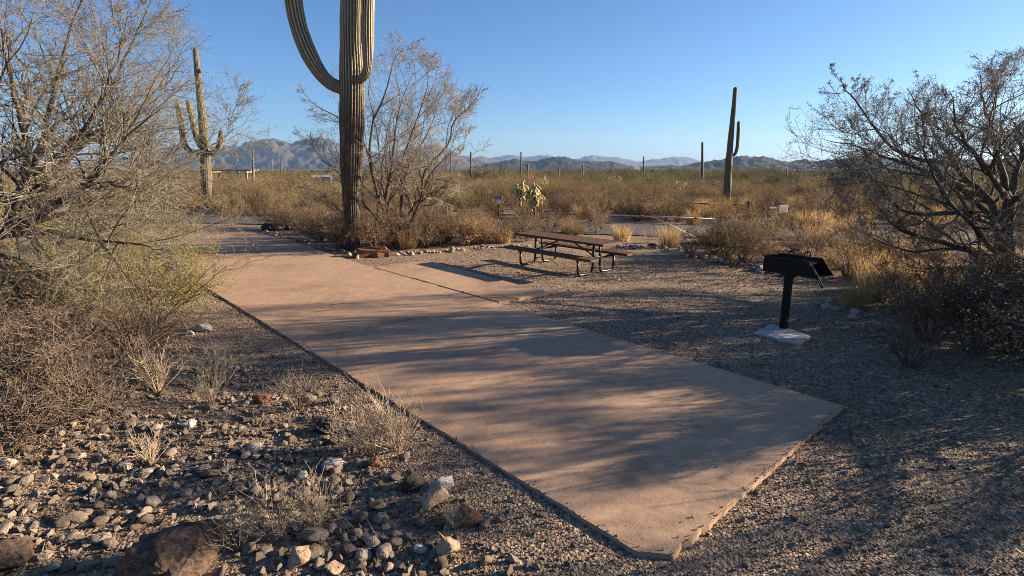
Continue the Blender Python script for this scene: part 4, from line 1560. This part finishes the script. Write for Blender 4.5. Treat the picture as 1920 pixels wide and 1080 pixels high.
# ------------------------------------------------------------------ rocks one can point at
def big_rock(name, px, py, size, mat, label, seed, group=None, rz=0.0, sink=0.28, n=18, rough=0.05):
    g_ = G(px, py)
    me = rock_mesh(name, mat, seed, n=n, flat=1.0, bev=0.035, subdiv=3, rough=rough)
    o = obj(name, me, None, (g_[0], g_[1], float(ground_z(g_[0], g_[1])) + size[2] * (0.5 - sink)), (0, 0, rz), size)
    return tag(o, label, 'rock', group)


big_rock('rock', 813, 958, (.30, .22, .22), M_ROCK_O, 'tan rock with an orange end, largest of the front cluster', 1, rz=-.5, n=10)
big_rock('rock', 828, 922, (.20, .16, .15), M_ROCK_W, 'white rock behind the tan rock of the front cluster', 2, rz=.2)
big_rock('rock', 772, 925, (.18, .2, .2), M_ROCK_B, 'black rock left of the white one in the front cluster', 3)
big_rock('rock', 876, 985, (.22, .18, .15), M_ROCK_R, 'dark red brown rock right of the tan rock', 4)
big_rock('rock', 840, 1045, (.17, .17, .15), M_ROCK_O, 'small orange topped rock below the front cluster', 5, rz=1.0)
big_rock('rock', 790, 1040, (.11, .08, .07), M_ROCK_W, 'small pale stone left of the orange topped rock', 6)
big_rock('rock', 830, 990, (.13, .11, .08), M_ROCK_R, 'dark stone in the shade below the tan rock', 7)
big_rock('rock', 548, 1068, (.25, .18, .15), M_ROCK_O, 'blocky orange rock at the bottom edge', 8, n=10, rz=.5)
big_rock('rock', 628, 1082, (.13, .13, .10), M_ROCK_O, 'small orange rock cut by the bottom edge', 9, n=10)
big_rock('rock', 345, 1078, (.56, .40, .42), M_ROCK_N, 'big rough dark brown rock at the bottom left', 34, rz=.3, n=26, rough=.10)
big_rock('rock', 15, 1075, (.34, .26, .25), M_ROCK_N, 'brown rock in the bottom left corner', 11)
big_rock('rock', 625, 882, (.19, .16, .13), M_ROCK_W, 'pale rounded rock among the stones left of the pad', 12)
big_rock('rock', 700, 882, (.13, .12, .10), M_ROCK_R, 'red brown rock below the tall pale weed', 13)
big_rock('rock', 620, 812, (.30, .26, .20), M_ROCK_B, 'dark low rock beside the dry weeds', 14)
big_rock('rock', 382, 624, (.30, .22, .18), M_ROCK_W, 'sunlit pale rock under the creosote bush', 15)
big_rock('rock', 358, 634, (.14, .12, .10), M_ROCK_W, 'little sunlit stone next to the pale rock under the creosote', 16)
big_rock('rock', 492, 760, (.19, .16, .14), M_ROCK_R, 'brown round rock in the shade left of the pad', 17)
big_rock('rock', 358, 815, (.14, .12, .11), M_ROCK_W, 'grey stone in the shade near the dead bushes', 18)
big_rock('rock', 506, 432, (.75, .5, .42), M_ROCK_B, 'dark boulder at the far corner of the pad', 19)
big_rock('rock', 1548, 578, (.22, .18, .13), M_ROCK_W, 'flat grey stone right of the grill post', 20)
big_rock('rock', 1557, 566, (.26, .16, .08), M_ROCK_W, 'flat slab stone lying behind the grey one right of the grill', 21)
big_rock('rock', 1600, 588, (.20, .16, .12), M_ROCK_W, 'grey stone at the grass edge right of the grill', 22)
big_rock('rock', 848, 471, (.20, .16, .22), M_ROCK_O, 'orange stone upright in the pale stone border', 23)
big_rock('rock', 1222, 462, (.30, .22, .16), M_ROCK_R, 'red brown stone among the pale stones behind the table', 24)
big_rock('rock', 1550, 440, (.5, .4, .45), M_ROCK_O, 'pale pinkish boulder in the grass above the grill', 25)
big_rock('rock', 1708, 418, (.9, .7, .75), M_ROCK_B, 'dark round boulder beyond the crooked limbs', 26)

# red stone block at the saguaro foot
gl = G(700, 481)
bm = bmesh.new()
add_box(bm, (0, 0, .12), (.78, .42, .24), 0, 0.05)
bmesh.ops.triangulate(bm, faces=bm.faces)
bmesh.ops.subdivide_edges(bm, edges=list(bm.edges), cuts=2)
for v in bm.verts:
    v.co += Vector((mnoise.noise(v.co * 6), mnoise.noise(v.co * 6 + Vector((9, 0, 0))), mnoise.noise(v.co * 6 + Vector((0, 9, 0))))) * .085
tag(bm_obj('stone_block', bm, M_ROCK_R, loc=(gl[0], gl[1], -.02), rot=(0, 0, .25)), 'red brown stone block at the foot of the huge saguaro', 'rock')

# pale border stones along the planting edge
rb = np.random.default_rng(61)


def border(pts, n, s, label, group, spread=0.12):
    W_ = resample([np.r_[G(*p)[:2], 0] for p in pts], 60)
    for k in range(n):
        t = (k + rb.uniform(-.4, .4)) / n * 59
        i = int(np.clip(t, 0, 58)); f = t - i
        p = W_[i] * (1 - f) + W_[i + 1] * f + np.r_[rb.normal(0, spread, 2), 0]
        sc = rb.uniform(*s)
        o = obj('border_stone', STW[rb.integers(0, 8)], None, (p[0], p[1], sc * .22), (rb.uniform(-.3, .3), rb.uniform(-.3, .3), rb.uniform(0, 6.28)), (sc * rb.uniform(.9, 1.3), sc, sc * rb.uniform(.7, 1)))
        tag(o, label, 'stone', group)


border([(745, 478), (800, 474), (860, 470), (930, 464), (990, 462)], 46, (.09, .17), 'one of the pale stones edging the gravel under the palo verde', 'border stones under the palo verde')
border([(1150, 463), (1200, 464), (1250, 468), (1300, 478), (1350, 488)], 60, (.09, .19), 'one of the pale stones edging the gravel behind the table', 'border stones behind the table', .2)
border([(1350, 490), (1400, 500), (1440, 512), (1480, 522)], 34, (.12, .26), 'one of the pale stones heaped left of the grill', 'border stones left of the grill', .14)
border([(490, 433), (540, 447), (590, 460), (640, 474), (680, 484)], 40, (.10, .22), 'one of the shaded stones along the far pad edge', 'border stones along the far pad edge', .15)
border([(1570, 580), (1610, 600), (1650, 640), (1690, 660)], 24, (.08, .16), 'one of the shaded stones below the grass right of the grill', 'border stones right of the grill', .15)

# ------------------------------------------------------------------ picnic table
tA, tB, tC_, tD = G(966, 435, .72), G(1131, 457.4, .72), G(1171, 452, .72), G(1007.5, 432.6, .72)
legc = (G(1093.5, 523.7) + G(1163, 510.6) + G(963.7, 499) + G(1032, 488.8)) / 4
tc = (tA + tB + tC_ + tD) / 4
cen = tc * 0.5 + legc * 0.5
u_ = (tB - tA) + (tC_ - tD)
rzT = math.atan2(u_[1], u_[0])
TL = 2.72
table = empty('picnic_table', (cen[0], cen[1], 0), rzT)
tag(table, 'brown picnic table with attached benches and bent pipe legs', 'picnic table')


def plank_panel(name, y0, w, z, L, parent, n):
    """top or bench: an edge frame with its planks"""
    rim = .03
    bm = bmesh.new()
    add_box(bm, (0, y0 - w / 2 + rim / 2, z - .022), (L, rim, .055), 0, .008)
    add_box(bm, (0, y0 + w / 2 - rim / 2, z - .022), (L, rim, .055), 0, .008)
    add_box(bm, (-L / 2 + rim / 2, y0, z - .022), (rim, w - 2 * rim - .002, .054), 0, .008)
    add_box(bm, (L / 2 - rim / 2, y0, z - .022), (rim, w - 2 * rim - .002, .054), 0, .008)
    o = bm_obj(name, bm, M_TOP, parent)
    pw = (w - 2 * rim - .002) / n
    for k in range(n):
        bm = bmesh.new()
        add_box(bm, (0, y0 - w / 2 + rim + .001 + pw * (k + .5), z - .012), (L - 2 * rim - .004, pw - .006, .03), 0, .005)
        bm_obj('plank', bm, M_TOP, o)
    return o


plank_panel('table_top', 0, .72, .72, TL, table, 5)
SY = .60
plank_panel('bench_seat', -SY, .27, .435, TL, table, 2)
plank_panel('bench_seat', SY, .27, .435, TL, table, 2)
PR = .027
for ex in (-.90, .90):
    for s in (-1, 1):
        path = [(ex, s * SY, .385), (ex, s * SY, .16), (ex, s * (SY - .01), .09), (ex, s * (SY - .04), .048), (ex, s * (SY - .10), .028),
                (ex, s * .24, .028), (ex, s * .17, .045), (ex, s * .13, .10), (ex, s * .12, .18), (ex, s * .11, .45), (ex, s * .10, .672)]
        V, Fs = tube_path(path, PR, 12)
        obj('leg', mesh_np('leg', V, Fs, M_PIPE, True), table)
    bm = bmesh.new()
    add_box(bm, (ex, 0, .655), (.05, .60, .03), 0, .004)
    bm_obj('top_bracket', bm, M_PIPE, table)
    bm = bmesh.new()
    add_box(bm, (ex, 0, .14), (.03, .26, .03), 0, .004)
    bm_obj('leg_tie', bm, M_PIPE, table)
    bm = bmesh.new()
    add_box(bm, (ex, 0, .36), (.045, 2 * SY + .1, .045), 0, .004)
    bm_obj('seat_bracket', bm, M_PIPE, table)
    sg = 1 if ex > 0 else -1
    V, Fs = tube_path([(sg * .12, 0, .665), (ex - sg * .02, 0, .37)], .017, 8, 4)
    obj('brace', mesh_np('brace', V, Fs, M_PIPE, True), table)

# ------------------------------------------------------------------ pedestal grill on its footing
gg = G(1468, 621)
foot_px = [(1414, 622), (1446, 607), (1522, 629), (1497, 643)]
fp = [G(p[0], p[1], .045)[:2] for p in foot_px]
foot = empty('grill_footing', (0, 0, 0))
bpy.data.objects.remove(foot)
fo = slab('grill_footing', fp, None, jitter=.005, z=.045, seed=12, mat=M_PALEC)
tag(fo, 'pale concrete footing under the black grill', 'footing')

ga = G(1441, 474, 1.08); gb_ = G(1547, 488, 1.08)
dv = gb_ - ga
rzG = math.atan2(dv[1], dv[0])
GL = .62
grill = empty('park_grill', (gg[0], gg[1], 0), rzG)
tag(grill, 'black steel pedestal grill standing on a pale footing', 'grill')
bm = bmesh.new()
add_box(bm, (0, 0, .45), (.085, .085, .80), 0, .006)
bm_obj('post', bm, M_BLACK, grill)
bm = bmesh.new()
add_box(bm, (0.02, 0, .835), (.18, .18, .05), 0, .006)
bm_obj('post_collar', bm, M_BLACK, grill)
# firebox: floor, back and two side walls whose front edge slopes out
fx = np.dot((ga[:2] + gb_[:2]) / 2 - gg[:2], np.array([math.cos(rzG), math.sin(rzG)]))
x0, x1 = fx - GL / 2, fx + GL / 2
zb, zt = .86, 1.08
GW = .40


def prism(pts, y0, y1):
    bm_ = bmesh.new()
    a = [bm_.verts.new((p[0], y0, p[1])) for p in pts]
    b = [bm_.verts.new((p[0], y1, p[1])) for p in pts]
    bm_.faces.new(a); bm_.faces.new(b[::-1])
    for i in range(len(pts)):
        bm_.faces.new((a[i], b[i], b[(i + 1) % len(pts)], a[(i + 1) % len(pts)]))
    return bm_


side = [(x0, zb), (x1 + .16, zb), (x1, zt), (x0, zt)]
bm_obj('side_wall', prism(side, -GW / 2, -GW / 2 + .008), M_BLACK, grill)
bm_obj('side_wall', prism(side, GW / 2 - .008, GW / 2), M_BLACK, grill)
bm = bmesh.new(); add_box(bm, ((x0 + x1) / 2 + .06, 0, zb + .005), (GL + .10, GW - .018, .008)); bm_obj('firebox_floor', bm, M_BLACK, grill)
bm = bmesh.new(); add_box(bm, (x0 + .005, 0, (zb + zt) / 2), (.008, GW - .018, zt - zb - .004)); bm_obj('back_wall', bm, M_BLACK, grill)
gr = Geo()
for k in range(12):
    yy_ = -GW / 2 + .025 + k * (GW - .05) / 11
    gr.add(*tube_path([(x0 + .03, yy_, zt - .05), (x1 - .03, yy_, zt - .05)], .006, 6))
for xx in (x0 + .04, (x0 + x1) / 2, x1 - .04):
    gr.add(*tube_path([(xx, -GW / 2 + .012, zt - .06), (xx, GW / 2 - .012, zt - .06)], .006, 6))
grate = obj('grate', gr.mesh('grate', M_BLACK, True), grill)
for xx, yq in ((x0 + .34, -.12), (x0 + .50, .0)):
    pth = [(xx - .045, yq, zt - .06), (xx - .045, yq, zt + .04), (xx - .035, yq, zt + .075), (xx, yq, zt + .092), (xx + .035, yq, zt + .075), (xx + .045, yq, zt + .04), (xx + .045, yq, zt - .06)]
    V, Fs = tube_path(pth, .009, 8, 26)
    obj('handle', mesh_np('handle', V, Fs, M_BLACK, True), grate)
for yq in (-GW / 2 - .008,):
    V, Fs = tube_path([(x1 - .01, yq, zt - .01), (x1 + .19, yq, zb - .07), (x1 + .21, yq, zb - .06), (x1 + .04, yq, zt - .02)], .009, 8, 30)
    obj('tilt_rod', mesh_np('tilt_rod', V, Fs, M_BLACK, True), grill)

# ------------------------------------------------------------------ chain cholla cacti
M_CHOL = mat_plain('pale cholla spines', (0.27, 0.23, 0.09), (0.60, 0.51, 0.25), 30, 0.8, bmp=0.6)
M_CHOLD = mat_plain('dark cholla stem', (0.045, 0.035, 0.025), (0.12, 0.09, 0.06), 20, 0.9)


def cholla(base, h, label, seed, nb=9, w=1.0):
    root = empty('chain_cholla', base)
    tag(root, label, 'cactus')
    r = np.random.default_rng(seed)
    gs, gj = Geo(), Geo()
    gs.add(*tube_path([(0, 0, -.03), (.05 * w, .02, h * .3), (-.03 * w, 0, h * .6)], [.07, .065, .06, .055, .05, .045, .04, .035], 8, 8))
    for k in range(nb):
        a = r.uniform(0, 6.28); q = r.uniform(.05, .42) * w
        z1 = h * r.uniform(.62, 1.0)
        s = np.array([0, 0, h * r.uniform(.3, .6)])
        e = np.array([math.cos(a) * q, math.sin(a) * q, z1])
        gs.add(*tube_path([s, s * .4 + e * .6 - np.array([0, 0, .08]), e], .03, 6, 6))
        for c in range(r.integers(4, 8)):           # hanging chains of joints
            p = e + r.normal(0, .07, 3)
            d = norm(r.normal(0, .6, 3) + np.array([0, 0, .3]))
            for j in range(r.integers(3, 7)):
                L = r.uniform(.08, .12)
                d = norm(d + np.array([0, 0, -.75]) + r.normal(0, .28, 3))
                q2 = p + d * L
                gj.add(*tube_path([p, p * .75 + q2 * .25, p * .3 + q2 * .7, q2], [.02, .038, .04, .018], 6))
                p = q2
    obj('stem', gs.mesh('stem', M_CHOLD, True), root)
    obj('joints', gj.mesh('joints', M_CHOL, True), root)


def ch(px, py, h, lab, seed, nb=9, w=1.0):
    g_ = G(px, py)
    cholla((g_[0], g_[1], 0), h, lab, seed, nb, w)


ch(1001, 416, 1.5, 'pale chain cholla cactus with hanging joints, nearest of all chollas', 3, 11, .62)
ch(975, 411, 1.6, 'pale chain cholla left of the nearest one', 4, 8, .6)
ch(1022, 374, 1.7, 'small pale cholla glowing in the scrub behind the nearest one', 6, 6)
ch(1275, 375, 1.3, 'low pale cholla left of the one-armed saguaro', 7, 6, 1.2)
ch(1150, 362, 1.6, 'greenish cholla in the middle of the plain', 8, 8, 1.3)

# ------------------------------------------------------------------ signs, gates and other far things
M_POST = mat_plain('galvanised post', (0.22, 0.2, 0.18), (0.36, 0.33, 0.3), 12, .6)
M_RPOST = mat_plain('rusty post', (0.10, 0.045, 0.02), (0.19, 0.095, 0.05), 12, .8)
M_WHITE = mat_plain('weathered white paint', (0.32, 0.30, 0.28), (0.52, 0.50, 0.47), 10, .6)
M_RED = mat_plain('faded red reflector', (0.40, 0.04, 0.035), (0.5, 0.07, 0.06), 10, .5)
M_BLUE = mat_plain('blue sign face', (0.02, 0.11, 0.46), (0.035, 0.15, 0.55), 10, .45)
M_CREAM = mat_plain('cream sign plate', (0.60, 0.58, 0.38), (0.68, 0.66, 0.46), 10, .5)
M_PINK = mat_plain('faded pink board', (0.58, 0.42, 0.36), (0.66, 0.50, 0.43), 10, .6)
M_BRN = mat_plain('faded brown lettering', (0.26, 0.11, 0.07), (0.33, 0.15, 0.10), 10, .7)
M_WOOD = mat_plain('weathered timber', (0.22, 0.17, 0.125), (0.37, 0.30, 0.22), 10, .85)
M_VAN = mat_plain('grey vehicle paint', (0.26, 0.28, 0.31), (0.32, 0.34, 0.37), 2, .3)
M_GLASS = mat_plain('dark vehicle glass', (0.02, 0.03, 0.045), (0.03, 0.04, 0.06), 2, .08)
M_RUB = mat_plain('tyre rubber', (0.015, 0.015, 0.015), (0.03, 0.03, 0.03), 20, .8)
M_DARKBOX = mat_plain('dark box paint', (0.012, 0.011, 0.014), (0.022, 0.02, 0.024), 8, .7)


def box_part(name, c, s, mat, parent, rz=0, bev=0.0):
    bm_ = bmesh.new()
    add_box(bm_, c, s, rz, bev)
    return bm_obj(name, bm_, mat, parent)


# blue camp-site marker
g_ = W(935, 400, 19.4); sg_ = empty('site_sign', (g_[0], 19.4, 0), -.1)
tag(sg_, 'small blue and white site sign above a cream plate on a thin post', 'sign')
zc = W(935, 371, 19.4)[2]
box_part('post', (0, .02, zc * .5), (.035, .03, zc), M_RPOST, sg_)
box_part('sign_plate', (0, 0, zc), (.27, .012, .155), M_WHITE, sg_)
for s in (-1, 1):
    q = box_part('symbol', (s * .066, -.009, zc + .012), (.105, .006, .105), M_BLUE, sg_)
    box_part('figure', (s * .066 + .006, -.0145, zc + .012), (.022, .004, .055), M_WHITE, q)
box_part('number_plate', (.01, -.002, zc - .145), (.13, .012, .125), M_CREAM, sg_)

# grey plate on a post, seen through the palo verde
g_ = W(790, 372, 21.5); s2 = empty('marker_post', (g_[0], 21.5, 0), .1)
tag(s2, 'small grey plate on a post seen through the palo verde twigs', 'sign')
zc = W(790, 358, 21.5)[2]
box_part('post', (0, .02, zc * .5), (.03, .03, zc), M_RPOST, s2)
box_part('sign_plate', (0, 0, zc), (.20, .012, .15), M_WHITE, s2, bev=.004)


def beam(name, a, b, r, mat, parent, S=8):
    V, Fs = tube_path([a, b], r, S, 2)
    return obj(name, mesh_np(name, V, Fs, mat, False), parent)


# white barrier gate in front of the road
ga_, gb2 = W(1145, 403, 18.0), W(1347, 411, 17.2)
gate = empty('barrier_gate', (gb2[0], gb2[1], 0))
tag(gate, 'long white barrier pole with red bands and a slanting brace', 'gate')
o0 = np.array([gb2[0], gb2[1], 0])
beam('pole', ga_ - o0, gb2 - o0, .024, M_WHITE, gate)
for t in (.27, .78):
    beam('pole_band', ga_ + (gb2 - ga_) * t - o0, ga_ + (gb2 - ga_) * (t + .04) - o0, .026, M_RED, gate)
bp = G(1306, 447)
beam('brace', W(1222, 406, 17.75) - o0, np.array([bp[0], bp[1], 0.02]) - o0, .024, M_WHITE, gate)
box_part('hinge_post', (0.07, 0, .40), (.09, .09, .8), M_RPOST, gate)

# rusty gate further back
ha, hb = W(1196, 377, 25.5), W(1400, 385, 24.5)
gate2 = empty('barrier_gate', (hb[0], hb[1], 0))
tag(gate2, 'rusty brown barrier pole with a short brace beyond the road', 'gate')
o0 = np.array([hb[0], hb[1], 0])
beam('pole', ha - o0, hb - o0, .034, M_WOOD, gate2)
for t in (.04, .32, .58, .86):
    beam('pole_band', ha + (hb - ha) * t - o0, ha + (hb - ha) * (t + .11) - o0, .0365, M_RPOST, gate2)
beam('brace', W(1285, 380.5, 25) - o0, W(1330, 401, 24.0) * np.array([1, 1, 0]) - o0 + np.array([0, 0, .02]), .028, M_RPOST, gate2)
box_part('hinge_post', (0.05, 0, .40), (.08, .08, .8), M_RPOST, gate2)

# board hung on the end of a white arm
sa, sb = W(1435, 387.5, 21.0), W(1459, 389, 20.6)
sx_ = W(1469, 391.5, 20.5)
brd = empty('gate_sign', (sx_[0], sx_[1], 0), .32)
tag(brd, 'faded pink board with rows of brown lettering on a white arm', 'sign')
zc = sx_[2]
box_part('board', (0, 0, zc), (.41, .02, .27), M_PINK, brd, bev=.004)
for k, (wd_, zz, hh) in enumerate(((.33, .075, .018), (.30, .02, .012), (.33, -.04, .022), (.24, -.085, .018))):
    box_part('lettering', (0 if k < 3 else .03, -.0125, zc + zz), (wd_, .004, hh), M_BRN, brd)
box_part('post', (.05, .04, zc * .5), (.05, .05, zc), M_RPOST, brd)
box_part('arm', (-.40, .03, zc + .05), (.46, .05, .05), M_WHITE, brd)

# dark storage box by the road
g_ = W(1540, 405, 21.6)
dbx = empty('storage_box', (g_[0], 21.6, 0), .25)
dbx.scale = (.85, .85, .85)
tag(dbx, 'dark low storage box behind golden grass right of the pink board', 'box')
box_part('body', (0, 0, .28), (.62, .5, .50), M_DARKBOX, dbx, bev=.02)
box_part('lid', (0, 0, .565), (.66, .54, .06), M_DARKBOX, dbx, bev=.015)
for s in (-1, 1):
    box_part('foot', (s * .24, 0, .015), (.06, .4, .03), M_BLACK, dbx)

# wooden shade frame far left
D = 60.0
g_ = W(440, 335, D)
ram = empty('shade_frame', (g_[0], D, float(ground_z(g_[0], D))), 0.15)
tag(ram, 'old low wooden shade frame beyond the bushes at left', 'shelter')
for s, ypos in ((-1.9, -1.2), (1.6, -1.2), (-1.9, 1.2), (1.6, 1.2), (.8, -1.2)):
    box_part('post', (s, ypos, 1.0), (.16, .16, 2.0), M_WOOD, ram)
for k in range(6):
    box_part('roof_beam', (-.15, -1.3 + k * .52, 2.09), (4.6, .14, .17), M_WOOD, ram)
for s in (-1.9, 1.6):
    box_part('cross_beam', (s, 0, 1.93), (.14, 2.9, .14), M_WOOD, ram)

# grey van parked beyond the road, mostly behind bushes
D = 43.0
g_ = W(604, 350, D)
van = empty('parked_van', (g_[0], D, float(ground_z(g_[0], D))), -1.25)
van.scale = (.86, .86, .86)
tag(van, 'grey van parked in the scrub left of the huge saguaro', 'van')
prof = [(-2.3, .35), (2.2, .35), (2.35, .55), (2.3, .95), (1.55, 1.12), (.95, 1.85), (.6, 1.98), (-2.1, 2.0), (-2.3, 1.85)]
bmv = prism(prof, -.9, .9)
bmesh.ops.bevel(bmv, geom=list(bmv.edges), offset=.06, segments=2, affect='EDGES')
body = bm_obj('body', bmv, M_VAN, van)
bmw = prism([(1.60, 1.14), (1.03, 1.83), (1.01, 1.81), (1.58, 1.12)], -.72, .72)
ob = bm_obj('windscreen', bmw, M_GLASS, van); ob.location = (.03, 0, .03)
for s in (-1, 1):
    for xa, xb in ((.1, .95), (-1.0, -.05), (-2.0, -1.15)):
        box_part('window', ((xa + xb) / 2, s * .905, 1.5), (xb - xa, .02, .5), M_GLASS, van)
    for xx in (-1.45, 1.4):
        V, Fs = tube_path([(xx, s * .72, .34), (xx, s * .95, .34)], .34, 20, 2)
        wh = obj('wheel', mesh_np('wheel', V, Fs, M_RUB), van)
        V, Fs = tube_path([(xx, s * .93, .34), (xx, s * .965, .34)], .19, 16, 2)
        obj('rim', mesh_np('rim', V, Fs, M_POST), wh)
    box_part('headlight', (2.32, s * .66, .8), (.06, .26, .16), M_WHITE, van)

# ------------------------------------------------------------------ haze
def haze(density):
    bm_ = bmesh.new()
    add_box(bm_, (0, 0, 330), (31000, 31000, 740))
    m = bpy.data.materials.new('dry desert haze')
    m.use_nodes = True
    nt = m.node_tree
    nt.nodes.clear()
    out = nt.nodes.new('ShaderNodeOutputMaterial')
    v = nt.nodes.new('ShaderNodeVolumePrincipled')
    v.inputs['Color'].default_value = (0.37, 0.61, 1.0, 1)
    v.inputs['Density'].default_value = density
    v.inputs['Anisotropy'].default_value = 0.2
    nt.links.new(v.outputs[0], out.inputs['Volume'])
    o = bm_obj('haze', bm_, m)
    tag(o, 'thin blue haze over the whole plain', 'haze', kind='stuff')


haze(3.0e-5)
